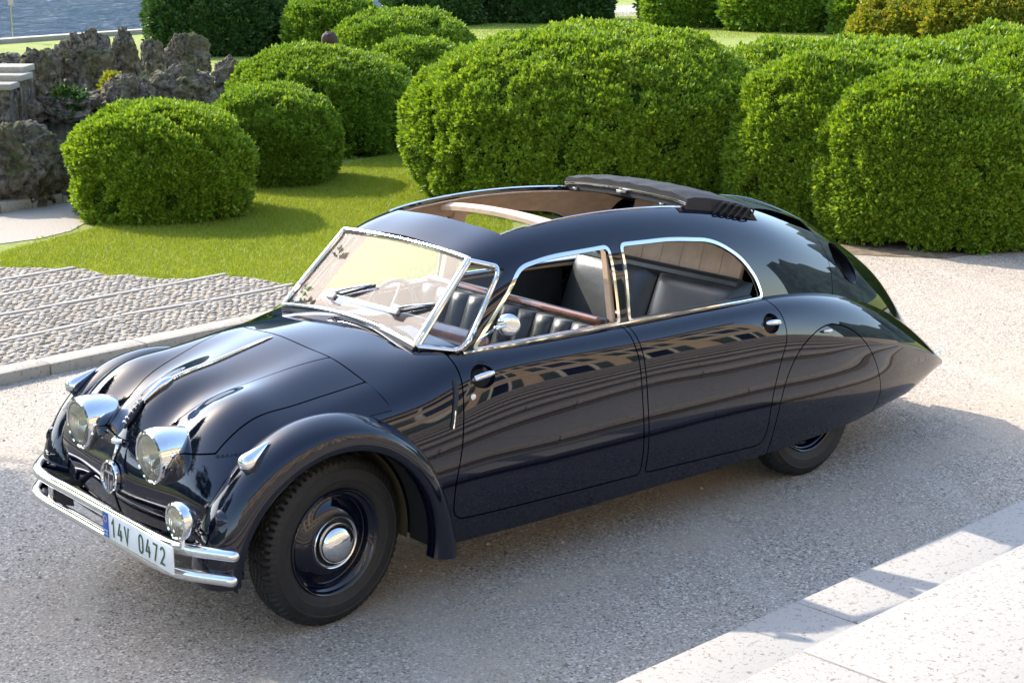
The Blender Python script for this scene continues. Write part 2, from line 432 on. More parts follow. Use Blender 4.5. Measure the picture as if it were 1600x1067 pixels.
def sdf(poly, X, Y):
    """signed distance to a closed polygon, negative inside"""
    p = np.asarray(poly, float); sh = X.shape; x = X.ravel(); y = Y.ravel()
    d = np.full(x.shape, 1e9); inside = np.zeros(x.shape, bool)
    for (ax, ay), (bx, by) in zip(p, np.roll(p, -1, 0)):
        ex, ey = bx - ax, by - ay
        t = np.clip(((x - ax) * ex + (y - ay) * ey) / (ex * ex + ey * ey + 1e-12), 0, 1)
        d = np.minimum(d, np.hypot(x - ax - t * ex, y - ay - t * ey))
        c = (ay > y) != (by > y)
        inside ^= c & (x < (bx - ax) * (y - ay) / (by - ay + 1e-12) + ax)
    return np.where(inside, -d, d).reshape(sh)
def rounded(pts, n=7):
    """(a, b, r) corners -> closed polyline with rounded corners"""
    out = []; k = len(pts)
    for i in range(k):
        p = np.array(pts[i][:2], float); a = np.array(pts[i - 1][:2], float); b = np.array(pts[(i + 1) % k][:2], float); r = pts[i][2]
        if r <= 0: out.append(tuple(p)); continue
        u = (a - p) / np.linalg.norm(a - p); v = (b - p) / np.linalg.norm(b - p)
        r = min(r, .49 * np.linalg.norm(a - p), .49 * np.linalg.norm(b - p))
        for t in np.linspace(0, 1, n): out.append(tuple((1 - t) ** 2 * (p + u * r) + 2 * t * (1 - t) * p + t * t * (p + v * r)))
    return out
def ell(cx, cy, a, b, rot=0, n=28):
    t = np.arange(n) * 2 * math.pi / n; x = a * np.cos(t); y = b * np.sin(t)
    return list(zip(cx + x * math.cos(rot) - y * math.sin(rot), cy + x * math.sin(rot) + y * math.cos(rot)))

CAR = empty('vintage_car')
tag(CAR, 'dark navy streamlined vintage car with folded cloth sunroof and chrome headlights', 'car')

def make(C, ku, u, nv):
    P, kv = net_surface(C, ku, u, nv); N = normals_of(P)
    if np.abs(P[:, 0, 1]).max() < 1e-6: N[:, 0, 1] = 0; N[:, 0] /= np.linalg.norm(N[:, 0], axis=1)[:, None]
    c = N[len(N) // 2, nv // 2]
    if c[1] + c[2] < 0: N = -N
    return (P, N), np.tile(np.linspace(0, 1, nv), (len(u), 1)), kv
S_MAIN, V_MAIN, KV_MAIN = make(main_ctrl(), MAIN_X, np.linspace(.1, 4.70, 370), 150)
S_GH, V_GH, KV_GH = make(gh_ctrl(), GH_X, np.linspace(.62, 4.75, 330), 110)
S_FR, V_FR, KV_FR = make(np.array(FRONT), FRONT_U, np.linspace(0, 1.45, 150), 110)
def XYZ(S): return S[0][..., 0], S[0][..., 1], S[0][..., 2]
def surf_w(S, x, z):
    """half-width of a surface at side-view position (x, z), nearest sample"""
    X, W, Z = XYZ(S); d = (X - x) ** 2 + (Z - z) ** 2; i = np.unravel_index(d.argmin(), d.shape)
    return W[i], S[1][i]
GAP = .0034
# ---- front: hood lid, wing tops, nose
X, W, Z = XYZ(S_FR)
L1 = np.interp(X, [-.66, -.57, -.36, -.02, .2, .3], [.13, .185, .25, .335, .38, .40])
L2 = np.interp(X, [-.60, -.52, -.3, 0, .25, .4], [.60, .575, .575, .585, .605, .62])
XS = .19 + .05 * (W / .6) ** 2
ZN = .802 + .05 * np.clip(W / .57, 0, 1.3) ** 2
over = np.maximum(X - XS + GAP, ZN - Z + GAP)
panel('hood', S_FR, np.maximum(over, W - L1 + GAP), MAT['paint'], CAR)
for s in (-1, 1):
    panel('front_wing', S_FR, np.maximum.reduce([over, L1 - W + GAP, W - L2 + GAP]), MAT['paint'], CAR, sides=(s,))
    panel('wing_apron', S_FR, np.maximum.reduce([X - XS, ZN - Z - .02, L2 - W + GAP]), MAT['paint'], CAR, sides=(s,))
panel('nose_panel', S_FR, np.maximum(Z - ZN + GAP, .35 - Z), MAT['paint'], CAR)
panel('inner_front', S_FR, np.maximum(X - .24, .36 - Z), MAT['dark'], CAR, off=-.02, th=.004)

# ---- main body, doors, skirts
X, W, Z = XYZ(S_MAIN)
vb = KV_MAIN[3]                                     # glass base column
WC = (-.06, .36)                                    # front wheel arch centre
arch = .530 - np.hypot(X - WC[0], Z - WC[1])
door_f = rounded([(.655, 1.13, 0), (.645, 1.0, 0), (.598, .72, 0), (.545, .53, .1), (.548, .385, .09), (.70, .375, .1), (1.703, .352, .03), (1.688, .93, 0), (1.66, 1.13, 0)])
door_r = rounded([(1.694, 1.13, 0), (1.722, .93, 0), (1.737, .352, .03), (2.615, .318, .07), (2.625, .57, .12), (2.70, .745, .1), (2.775, .87, .1), (2.765, .985, .05), (2.705, 1.08, 0), (2.70, 1.13, 0)])
skirt = rounded([(2.68, .10, 0), (2.675, .46, .1), (2.73, .64, .12), (2.86, .80, .14), (3.08, .885, .16), (3.29, .85, .14), (3.46, .745, .14), (3.58, .60, .14), (3.635, .42, .1), (3.64, .10, 0)])
top = vb - V_MAIN
hole_f = ell(.757, 1.000, .062, .050); hole_r = ell(2.662, .955, .058, .050)
dF = sdf(door_f, X, Z); dR = sdf(door_r, X, Z); dS = sdf(skirt, X, Z)
low = (V_MAIN > vb - .02)                            # restrict side-view outlines to the side
dF = np.where(low, dF, 1); dR = np.where(low, dR, 1); dS = np.where(low, dS, 1)
hF = np.where(low, sdf(hole_f, X, Z), 1); hR = np.where(low, sdf(hole_r, X, Z), 1)
XS = .19 + .05 * (W / .6) ** 2
cab = np.maximum.reduce([V_MAIN - vb, X - 2.72, .735 - X])         # < 0 inside the cabin opening
dk = np.maximum.reduce([-cab, arch, np.where(V_MAIN < KV_MAIN[5], XS - X + GAP, .11 - X)])
panel('body', S_MAIN, np.maximum.reduce([dk, -dF + GAP, -dR + GAP, -dS + GAP]), MAT['paint'], CAR)
for s in (-1, 1):
    fd = panel('front_door', S_MAIN, np.maximum.reduce([dF + GAP, top, -hF]), MAT['paint'], CAR, sides=(s,))
    rd = panel('rear_door', S_MAIN, np.maximum.reduce([dR + GAP, top, -hR]), MAT['paint'], CAR, sides=(s,))
    sk = panel('wheel_skirt', S_MAIN, dS + GAP, MAT['paint'], CAR, sides=(s,))
    for dr, (hx, hz, a, b), rear in ((fd, (.757, 1.0, .062, .050), 0), (rd, (2.662, .955, .058, .050), 1)):
        w_, n_ = surf_w(S_MAIN, hx, hz); n_ = n_ * np.array([1, s, 1]); c_ = np.array([hx, s * w_, hz])
        A_ = np.array([1, 0, 0]) - n_ * n_[0]; A_ /= np.linalg.norm(A_); B_ = np.cross(n_, A_) ; B_ = B_ if B_[2] > 0 else -B_
        mb = MB(); t = np.arange(32) * 2 * math.pi / 32; rings = []
        for q, dep in ((1.03, .001), (.98, -.006), (.9, -.022), (.65, -.038), (.3, -.044), (.02, -.045)):
            rings.append(c_ + (a * q * np.cos(t))[:, None] * A_ + (b * q * np.sin(t))[:, None] * B_ + dep * n_)
        V = np.concatenate(rings); F = [[k * 32 + i, k * 32 + (i + 1) % 32, (k + 1) * 32 + (i + 1) % 32, (k + 1) * 32 + i] for k in range(5) for i in range(32)]
        mb.add(V, F); mb.build('handle_cup', MAT['paint'], dr)
        d = -1 if rear else 1                        # pivot end
        pts = [c_ + A_ * (x_ * d) + n_ * h_ + B_ * z_ for x_, h_, z_ in ((-.056, -.004, -.006), (-.050, .012, -.004), (-.02, .020, 0), (.02, .021, .003), (.045, .017, .005), (.056, .012, .006))]
        MB().tube(pts, [.008, .011, .012, .012, .010, .005], 12, flat=1.25).build('door_handle', MAT['chrome'], dr)
    w_, n_ = surf_w(S_MAIN, .68, .925)
    mb = MB(); mb.lathe([(0, .015), (.006, .014), (.007, .006), (.007, 0)], (0, 0, 0), 'y', 20)
    mb.v[-1] = mb.v[-1] * np.array([1, s, 1]) + np.array([.682, s * (w_ + .0), .925]); mb.build('door_lock', MAT['chrome'], fd)
    # dark shell added to block light behind the panel gaps
    panel('light_block_shell', S_MAIN, np.maximum.reduce([-cab, XS - X, arch, np.maximum.reduce([.10 - Z, X - 4.5])]), MAT['dark'], CAR, off=-.022, th=.003, sides=(s,))
    # skirt latch
    w_, n_ = surf_w(S_MAIN, 3.10, .852)
    MB().tube([(3.07, s * (w_ + .012), .853), (3.10, s * (w_ + .020), .852), (3.135, s * (w_ + .012), .848)], [.006, .010, .007], 10).build('skirt_latch', MAT['chrome'], sk)
    # semaphore indicator slot behind the front fender
    pts = []
    for k in np.linspace(0, 1, 9):
        x_ = .627 - .060 * k - .012; z_ = 1.005 - .195 * k; w_, n_ = surf_w(S_MAIN, x_, z_); pts.append((x_, s * (w_ + .001), z_))
    MB().tube(pts, .0125, 10).build('semaphore_slot', MAT['black'], CAR)
    pts2 = [np.array(p) + np.array([-.004, s * .010, 0]) for p in pts[5:]]
    MB().tube(pts2, .004, 8).build('semaphore_arm', MAT['chrome'], CAR)
    # belt moulding under the side windows
    pts = []
    for x_ in np.linspace(.72, 2.70, 60):
        i = np.abs(S_MAIN[0][:, 0, 0] - x_).argmin(); j = int(round(vb * 149)) + 1; p = S_MAIN[0][i, j]; pts.append((p[0], s * (p[1] + .001), p[2] + .003))
    MB().tube(pts, .0075, 8).build('belt_moulding', MAT['chrome'], CAR)

# ---- greenhouse
X, W, Z = XYZ(S_GH)
xa = .735 + (Z - 1.10) * .968
xb = np.where(W < .485, .915, np.where(W < .585, .915 + (W - .485) / .1 * .135, xa))
front = xb - X
win_f = rounded([(.800, 1.098, .02), (1.055, 1.335, .05), (1.125, 1.410, .10), (1.30, 1.437, .10), (1.664, 1.442, .02), (1.660, 1.094, .02)])
win_r = rounded([(1.742, 1.094, .02), (1.762, 1.441, .02), (2.10, 1.428, .1), (2.42, 1.385, .16), (2.60, 1.275, .14), (2.69, 1.16, .10), (2.715, 1.070, .02)])
side = W > .35
wF = np.where(side, sdf(win_f, X, Z), 1); wR = np.where(side, sdf(win_r, X, Z), 1)
roof_hole = np.maximum.reduce([W - np.interp(X, [1.1, 1.4, 2.4, 2.6], [.43, .445, .440, .43]), 1.125 + .03 * (W / .45) ** 2 - X, X - 2.46])
xsm = 3.42 + (Z - .93) * .46
slot = np.where(Z > 1.0, sdf(rounded([(3.00, .315, .03), (3.28, .225, .1), (3.60, .200, .02), (3.575, .315, .02), (3.30, .345, .1)]), X, W), 1)
intake = np.where(side | (X > 3.3), sdf(ell(3.725, 1.075, .130, .088, -.75), X, Z), 1)
base_cut = Z * 0 - 1
panel('roof_shell', S_GH, np.maximum.reduce([front, -wF, -wR, -roof_hole, X - xsm + GAP, -slot]), MAT['paint'], CAR, th=.014)
ec = panel('engine_cover', S_GH, np.maximum.reduce([xsm - X + GAP, -intake]), MAT['paint'], CAR, th=.012)
panel('headliner', S_GH, np.maximum.reduce([front - .01, -wF + .012, -wR + .012, -roof_hole - .004, X - 2.80]), MAT['beige'], CAR, th=.006, off=-.022)
panel('engine_bay', S_GH, np.maximum(2.85 - X, X - 4.6), MAT['dark'], CAR, th=.004, off=-.06)
# spine over the tail
cz = nat_spline(GH_X, np.array([g[0][1] for g in GH])[:, None], np.linspace(3.0, 4.70, 40))[:, 0]
mb = MB(); V = []; n_ = 9
for x_, z_ in zip(np.linspace(3.0, 4.70, 40), cz):
    k = min(1, (x_ - 3.0) / .4); k = k * k * (3 - 2 * k); e = min(1, (4.78 - x_) / .3); h_ = .022 * k * e
    for t in np.linspace(0, math.pi, n_): V.append((x_, .020 * math.cos(t), z_ - .012 + (h_ + .008) * math.sin(t)))
mb.add(V, [[i * n_ + j, i * n_ + j + 1, (i + 1) * n_ + j + 1, (i + 1) * n_ + j] for i in range(39) for j in range(n_ - 1)])
mb.build('dorsal_fin', MAT['paint'], ec)
# louvres in the rear slots
for s in (-1, 1):
    for k, x_ in enumerate(np.linspace(3.12, 3.52, 6)):
        zc = float(np.interp(x_, GH_X, [g[1][1] for g in GH]))
        MB().box((x_, s * .275, zc - .105), (.005, .13, .050), rot_y(-.5)).build('louvre', MAT['black'], CAR)
    for f_, nm, pl in ((wF, 'window_frame', win_f), (wR, 'window_frame', win_r)):
        panel(nm, S_GH, np.maximum(-f_ - .002, f_ - .015), MAT['chrome'], CAR, th=.012, off=.005, sides=(s,))
    # intake throat
    w_, n3 = surf_w(S_GH, 3.735, 1.075)
    V = []
    for q, dep in ((1.0, .004), (.96, -.02), (.9, -.10), (.5, -.16), (.01, -.16)):
        for (cx, cz2) in ell(3.725, 1.075, .132 * q, .090 * q, -.75, 28):
            ww, nn = surf_w(S_GH, cx, cz2); V.append((cx, s * (ww + dep), cz2))
    F = [[k * 28 + i, k * 28 + (i + 1) % 28, (k + 1) * 28 + (i + 1) % 28, (k + 1) * 28 + i] for k in range(4) for i in range(28)]
    MB().add(V, F).build('air_intake', MAT['black'], CAR)
    # chrome edge of the roof opening
    pts = []
    for x_ in np.linspace(1.15, 2.45, 40):
        i = np.abs(S_GH[0][:, 0, 0] - x_).argmin(); ww = float(np.interp(x_, [1.1, 1.4, 2.4, 2.6], [.43, .445, .440, .43]))
        j = np.abs(S_GH[0][i, :, 1] - ww).argmin(); p = S_GH[0][i, j]; pts.append((p[0], s * (p[1] - .002), p[2] + .002))
    MB().tube(pts, .005, 8).build('roof_rail_trim', MAT['chrome'], CAR)
    # B pillar lining and belt lining inside
    wt, _ = surf_w(S_GH, 1.70, 1.44); wb_, _ = surf_w(S_GH, 1.70, 1.10)
    mb = MB(); q0 = [(1.648, wb_ - .018, 1.06), (1.735, wb_ - .018, 1.06), (1.755, wt - .020, 1.46), (1.672, wt - .020, 1.46)]
    q1 = [(a, b - .035, c_) for a, b, c_ in q0]
    mb.add([(a, s * b, c_) for a, b, c_ in q0 + q1], [[0, 1, 2, 3], [7, 6, 5, 4]] + [[i, (i + 1) % 4, 4 + (i + 1) % 4, 4 + i] for i in range(4)])
    mb.build('pillar_lining', MAT['beige'], CAR)
    mb = MB(); pts = [(x_, s * (surf_w(S_GH, x_, 1.09)[0] - .030), 1.088 - .006 * (x_ - .8)) for x_ in np.linspace(.80, 1.65, 16)]
    mb.tube(pts, .018, 8, flat=.6).build('wood_sill', MAT['wood'], CAR)
    mb = MB(); pts = [(x_, s * (surf_w(S_GH, x_, 1.09)[0] - .030), 1.082 - .012 * (x_ - 1.75)) for x_ in np.linspace(1.75, 2.66, 16)]
    mb.tube(pts, .016, 8, flat=.6).build('belt_lining', MAT['leather'], CAR)
# ---- front fenders: a bead swept round the wheel arch
BTH = [181, 166, 140, 110, 75, 40, 12, -13]
BEAD = [
 [(.530,.545),(.620,.586),(.715,.592),(.775,.563),(.806,.52),(.804,.478),(.76,.470)],
 [(.540,.553),(.635,.598),(.735,.604),(.795,.572),(.825,.525),(.822,.478),(.77,.470)],
 [(.560,.565),(.658,.606),(.755,.611),(.818,.578),(.848,.53),(.842,.478),(.79,.470)],
 [(.595,.575),(.685,.611),(.775,.610),(.84,.577),(.868,.53),(.860,.478),(.80,.470)],
 [(.68,.588),(.735,.608),(.79,.598),(.845,.569),(.870,.53),(.862,.478),(.80,.470)],
 [(.752,.570),(.785,.586),(.82,.580),(.855,.558),(.874,.525),(.866,.480),(.80,.472)],
 [(.782,.575),(.805,.588),(.83,.583),(.858,.562),(.876,.528),(.868,.485),(.80,.478)],
 [(.778,.640),(.805,.645),(.832,.634),(.858,.60),(.874,.55),(.866,.490),(.80,.482)],
]
C = np.array([[(th, w_, r_) for w_, r_ in row] for th, row in zip(BTH, BEAD)], float)
th = np.linspace(BTH[0], BTH[-1], 150)
Pp, _ = net_surface(C * [.01, 1, 1], [-t for t in BTH], -th, 60)
T = np.radians(Pp[..., 0] * 100); Pf = np.stack([WC[0] + Pp[..., 2] * np.cos(T), Pp[..., 1], WC[1] + Pp[..., 2] * np.sin(T)], -1)
Nf = normals_of(Pf)
if Nf[75, 30, 1] < 0: Nf = -Nf
fenders = []
for s in (-1, 1):
    fenders.append(panel('front_fender', (Pf, Nf), np.full(Pf.shape[:2], -1.), MAT['paint'], CAR, th=.006, sides=(s,)))
    # wheel housing
    mb = MB(); t = np.radians(np.linspace(184, -8, 40)); V = []
    for wa, wb2, nm, mt in ((.66, .80, 'wheel_housing', 'dark'), (.40, .66, 'wing_valance', 'khaki')):
        mb = MB(); V = []
        for w_ in (wa, wb2):
            for a in t: V.append((WC[0] + (.49 if mt == 'dark' else .475) * math.cos(a), s * w_, WC[1] + (.49 if mt == 'dark' else .475) * math.sin(a)))
        mb.add(V, [[i, i + 1, 40 + i + 1, 40 + i] for i in range(39)]); mb.build(nm, MAT[mt], CAR)
    mb = MB(); V = [(WC[0], s * .44, WC[1])] + [(WC[0] + .488 * math.cos(a), s * .44, WC[1] + .488 * math.sin(a)) for a in t]
    mb.add(V, [[0, i + 1, i + 2] for i in range(39)]); mb.build('inner_wing', MAT['khaki'], CAR)
    # teardrop parking lamp on the fender crown
    a = np.array((-.500, s * .772, .846)); b = np.array((-.345, s * .752, .928)); d = b - a
    n_ = np.array((-.35, s * .55, .75)); n_ -= d * np.dot(n_, d) / np.dot(d, d); n_ /= np.linalg.norm(n_)
    ks = np.linspace(0, 1, 14); rr = [.004 + .036 * math.sqrt(max(0, 1 - (1 - k / .24) ** 2)) if k < .24 else .040 * (1 - ((k - .24) / .76)) ** .9 + .001 for k in ks]
    MB().tube([a + d * k - n_ * (.018 - .004 * k) for k in ks], rr, 18).build('parking_lamp', MAT['chrome'], CAR)
    # round painted bulge on the fender front
    mb = MB(); mb.lathe([(-.06, .052), (-.01, .050), (.004, .044), (.011, .030), (.015, .012), (.016, 0)], (0, 0, 0), 'x', 28)
    Rm = rot_z(R(180 + s * 38)); mb.v[-1] = mb.v[-1] @ Rm.T + np.array((-.580, s * .728, .630)); mb.build('fender_cap', MAT['paint'], CAR)

# ---- wheels
def wheel_meshes():
    prof = [(-.055, .228), (-.066, .240), (-.078, .268), (-.081, .280), (-.0835, .283), (-.0835, .287), (-.084, .291), (-.085, .300), (-.0845, .322), (-.0868, .325), (-.0865, .330), (-.0835, .333), (-.078, .345), (-.070, .360), (-.060, .371), (-.046, .378), (-.040, .379), (-.036, .379), (-.032, .379), (-.016, .382), (-.012, .382), (-.008, .382)]
    prof = prof + [(-a, r) for a, r in prof[::-1]]
    n = 288; t = np.arange(n) * 2 * math.pi / n; V = []
    for a, r in prof:
        rr = np.full(n, r); aa = np.full(n, a); k = np.arange(n)
        if .340 < r < .376: rr = rr - .006 * ((k % 4) < 1)
        if .0455 < abs(a) < .0605 and r >= .371: rr = rr - .009 * ((k % 4) < 1)
        if abs(abs(a) - .036) < .001 or abs(abs(a) - .012) < .001: rr = rr - .008
        if abs(a) <= .041: aa = aa + .004 * np.where((k // 3) % 2 == 0, 1, -1)
        if abs(a) < .035 and r > .38: rr = rr - .005 * ((k + 3) % 12 < 2)
        V.append(np.stack([rr * np.cos(t), aa, rr * np.sin(t)], 1))
    V = np.concatenate(V); m_ = len(prof)
    i, j = np.meshgrid(np.arange(m_ - 1), np.arange(n), indexing='ij')
    F = np.stack([i * n + j, i * n + (j + 1) % n, (i + 1) * n + (j + 1) % n, (i + 1) * n + j], -1).reshape(-1, 4)
    ty = fast_mesh('tyre', V, F, True, 32)
    rim = MB().lathe([(.07, .20), (-.040, .200), (-.052, .212), (-.060, .226), (-.066, .237), (-.070, .239), (-.073, .236), (-.070, .229), (-.058, .222), (-.040, .214), (-.022, .205), (-.016, .196), (-.020, .184), (-.040, .160), (-.054, .140), (-.058, .122), (-.056, .10)], n=96).mesh('disc', True, 50)
    ring = MB().lathe([(-.050, .120), (-.064, .120), (-.070, .115), (-.066, .108), (-.058, .106)], n=64).mesh('ring', True, 60)
    gapm = MB().lathe([(-.058, .107), (-.050, .104), (-.050, .08)], n=48).mesh('gap', True, 60)
    cap = MB().lathe([(-.048, .092), (-.075, .091), (-.090, .085), (-.106, .070), (-.117, .048), (-.122, .022), (-.123, .0005)], n=64).mesh('cap', True, 60)
    for me, k in ((ty, 'rubber'), (rim, 'paint'), (ring, 'chrome'), (gapm, 'black'), (cap, 'chrome')): me.materials.append(MAT[k])
    return ty, rim, ring, gapm, cap
WM = wheel_meshes()
for x_, s, steer, camber in ((0, -1, 5, 2.0), (0, 1, 5, -2.0), (3.15, -1, 0, -1), (3.15, 1, 0, 1)):
    wh = link(bpy.data.objects.new('wheel', WM[0]), CAR); wh.name = 'wheel'
    wh.location = (x_, s * .625, .381 if x_ == 0 else .379)
    wh.rotation_euler = (R(camber), R(23 * (x_ + 1) + 40 * s), R(steer) + (math.pi if s > 0 else 0))
    wh.rotation_mode = 'ZXY' if 0 else 'XYZ'
    for me, nm in zip(WM[1:], ('wheel_disc', 'hub_ring', 'hub_recess', 'hub_cap')):
        link(bpy.data.objects.new(nm, me), wh)
# front wheel spin is applied about the axle first: use an explicit matrix
for wh in [o for o in CAR.children if o.name.startswith('wheel') and len(o.children) == 4]:
    e = wh.rotation_euler; wh.rotation_mode = 'QUATERNION'
    wh.rotation_quaternion = (Matrix.Rotation(e[2], 3, 'Z') @ Matrix.Rotation(e[0] * (1 if abs(e[2]) < 1 else -1), 3, 'X') @ Matrix.Rotation(e[1], 3, 'Y')).to_quaternion()

# ---- underbody
mb = MB(); mb.box((1.63, 0, .27), (2.06, 1.46, .05), bev=.01); mb.box((3.3, 0, .30), (1.4, .94, .05), bev=.01); mb.box((-.1, 0, .42), (.95, .78, .14), bev=.02); mb.box((4.0, 0, .36), (1.0, .8, .10), bev=.02)
mb.box((0, 0, .40), (.09, .98, .07)); mb.box((3.15, 0, .38), (.10, .98, .08))
mb.build('chassis', MAT['dark'], CAR)
# rear bulkhead of front wheel wells and inner rear walls
for s in (-1, 1): MB().box((.50, s * .59, .58), (.02, .34, .62)).build('bulkhead', MAT['dark'], CAR)

# ---- windscreen
P0 = np.array((.566, 0, 1.125)); WT = np.array((.7155, 0, .699)); WN = np.array((-.699, 0, .7155)); WY = np.array((0, 1, 0))
def ws(y, s, d=0): return P0 + WY * y + WT * s + WN * d
yb = np.linspace(-.532, .532, 21); bot = [(y, .046 * (1 - (y / .532) ** 2)) for y in yb]
yt = np.linspace(-.486, .486, 21); topc = [(y, .486 + .022 * (1 - (y / .486) ** 2)) for y in yt]
loop = bot + [(.532 - .046 * k, .486 * k) for k in np.linspace(.05, .95, 10)] + topc[::-1] + [(-.486 - .046 * k, .486 * (1 - k)) for k in np.linspace(.05, .95, 10)]
wsf = MB().tube([ws(y, s, .004) for y, s in loop], .0135, 10, closed=True, up=WN).build('windshield_frame', MAT['chrome'], CAR)
V = []; n_ = 21
for k in np.linspace(0, 1, 9):
    for a, b in zip(bot, topc): V.append(ws(a[0] * (1 - k) + b[0] * k, a[1] * (1 - k) + b[1] * k))
MB().add(V, [[i * n_ + j, i * n_ + j + 1, (i + 1) * n_ + j + 1, (i + 1) * n_ + j] for i in range(8) for j in range(n_ - 1)]).build('windshield', MAT['glass'], CAR)
mb = MB().tube([ws(y, s - .012, -.012) for y, s in bot], .016, 8, up=WN); mb.build('windshield_seal', MAT['black'], CAR)
for s in (-1, 1):
    A = np.array((.578, s * .538, 1.120)); B = np.array((.918, s * .492, 1.458)); Cc = np.array((1.030, s * .578, 1.425)); D = np.array((.728, s * .685, 1.102))
    def bil(a, b): return (A * (1 - a) + D * a) * (1 - b) + (B * (1 - a) + Cc * a) * b
    out = rounded([(0, 0, .02), (1, 0, .25), (1, 1, .22), (0, 1, .02)], 8); dens = []
    for p, q in zip(out, out[1:] + out[:1]):
        m_ = max(1, int(np.hypot(p[0] - q[0], p[1] - q[1]) / .08))
        dens += [(p[0] + (q[0] - p[0]) * k / m_, p[1] + (q[1] - p[1]) * k / m_) for k in range(m_)]
    nn = np.cross(D - A, B - A); nn = nn / np.linalg.norm(nn); nn = nn if nn[1] * s > 0 else -nn
    MB().tube([bil(*p) + nn * .004 for p in dens], .0115, 10, closed=True, up=nn).build('quarter_light_frame', MAT['chrome'], CAR)
    MB().add([bil(*p) for p in dens], [list(range(len(dens)))]).build('quarter_light', MAT['clear'], CAR, smooth=False)
    # interior beige pillar behind the quarter light
    MB().tube([D + np.array((.045, -s * .045, -.03)), (D + Cc) / 2 + np.array((.05, -s * .045, 0)), Cc + np.array((.05, -s * .04, .0))], .020, 8).build('pillar_lining', MAT['beige'], CAR)
# wipers
for (ub, vb_), (ut, vt) in (((524, 464), (584, 448)), ((622, 489), (681, 478))):
    a = on_plane(ub, vb_, P0, WN); b = on_plane(ut, vt, P0, WN)
    wp = MB().box(a + WN * .020, (.050, .062, .030), np.stack([WT, WY, WN], 1), .006).build('wiper_motor', MAT['brushed'], CAR)
    d = (b - a); mb = MB(); mb.tube([a + WN * .035, a + d * .5 + WN * .030, b + WN * .016], [.006, .005, .004], 8); mb.build('wiper_arm', MAT['chrome'], wp)
    e = d / np.linalg.norm(d); off = np.cross(e, WN)
    MB().tube([a + d * .12 + WN * .012 + off * .006, b + d * .08 + WN * .010 + off * .006], .007, 8).build('wiper_blade', MAT['black'], wp)
a = on_plane(524, 464, P0, WN); b = on_plane(622, 489, P0, WN)
MB().tube([a + WN * .022, b + WN * .022], .0045, 8).build('wiper_rod', MAT['brushed'], CAR)

# ---- headlamps, fog lamp
for s in (-1, 1):
    c0 = np.array((-.655, s * .316, .806))
    h = MB().lathe([(-.004, .098), (-.008, .104), (-.004, .113), (.010, .119), (.04, .1215), (.08, .119), (.12, .112), (.16, .102), (.20, .087), (.24, .066), (.27, .04)], c0, 'x', 56).build('headlight', MAT['chrome'], CAR)
    MB().lathe([(0, .100), (-.010, .085), (-.017, .055), (-.020, .02), (-.020, .0005)], c0, 'x', 40).build('lens', MAT['lens'], h)
    MB().lathe([(.002, .101), (.03, .088), (.06, .060), (.075, .025), (.078, .0005)], c0, 'x', 40).build('reflector', MAT['reflector'], h)
    MB().lathe([(-.005, .012), (.05, .012), (.06, .02), (.07, .02)], c0 + np.array((.01, 0, 0)), 'x', 16).build('bulb', MAT['white'], h)
fc = np.array((-.742, -.672, .646))
h = MB().lathe([(-.006, .064), (-.010, .070), (-.006, .077), (.006, .081), (.024, .079), (.045, .070), (.070, .050), (.085, .022), (.088, .0005)], fc, 'x', 44).build('fog_lamp', MAT['chrome'], CAR)
MB().lathe([(-.002, .066), (-.010, .055), (-.015, .03), (-.016, .0005)], fc, 'x', 32).build('lens', MAT['lens'], h)
MB().lathe([(.0, .067), (.025, .055), (.045, .03), (.05, .0005)], fc, 'x', 32).build('reflector', MAT['reflector'], h)
MB().tube([fc + np.array((.03, 0, -.07)), fc + np.array((.02, 0, -.12))], .012, 10).build('lamp_stem', MAT['chrome'], h)
MB().tube([fc + np.array((.06, -.01, -.06)), fc + np.array((.10, -.05, -.11)), fc + np.array((.12, -.07, -.20)), fc + np.array((.16, -.06, -.27))], .005, 8).build('lamp_cable', MAT['black'], h)

# ---- bumper: two chrome tubes with turned-back ends
def smooth_path(pts, n=60):
    pts = np.asarray(pts, float); d = np.concatenate([[0], np.cumsum(np.linalg.norm(np.diff(pts, axis=0), axis=1))]); return nat_spline(d, pts, np.linspace(0, d[-1], n))
bump = None
for zc, xo, r_ in ((.520, 0, .026), (.418, -.012, .025)):
    half = [(-.735 + xo, 0, zc), (-.735 + xo, .30, zc), (-.732 + xo, .55, zc), (-.715 + xo, .645, zc), (-.672 + xo, .72, zc - .004), (-.585 + xo, .835, zc - .012)]
    full = [(a, -b, c_) for a, b, c_ in half[:0:-1]] + half
    pth = smooth_path(full, 90)
    rr = np.full(90, r_)
    for e_, q_ in ((0, 1), (-1, -2)):
        d_ = pth[e_] - pth[q_]; d_ /= np.linalg.norm(d_); cap_ = [pth[e_] + d_ * r_ * math.sin(R(t)) for t in (25, 50, 72, 88)]; cr2 = [r_ * math.cos(R(t)) for t in (25, 50, 72, 88)]
        if e_ == 0: pth = np.vstack([cap_[::-1], pth]); rr = np.concatenate([cr2[::-1], rr])
        else: pth = np.vstack([pth, cap_]); rr = np.concatenate([rr, cr2])
    b_ = MB().tube(pth, rr, 18).build('bumper_tube', MAT['chrome'], CAR)
for y_ in (-.45, .45):
    MB().tube([(-.73, y_, .52), (-.60, y_ * .92, .49), (-.45, y_ * .9, .46)], .015, 8).build('bumper_bracket', MAT['black'], CAR)
    MB().box((-.742, y_, .469), (.02, .035, .11), bev=.004).build('bumper_clamp', MAT['chrome'], CAR)
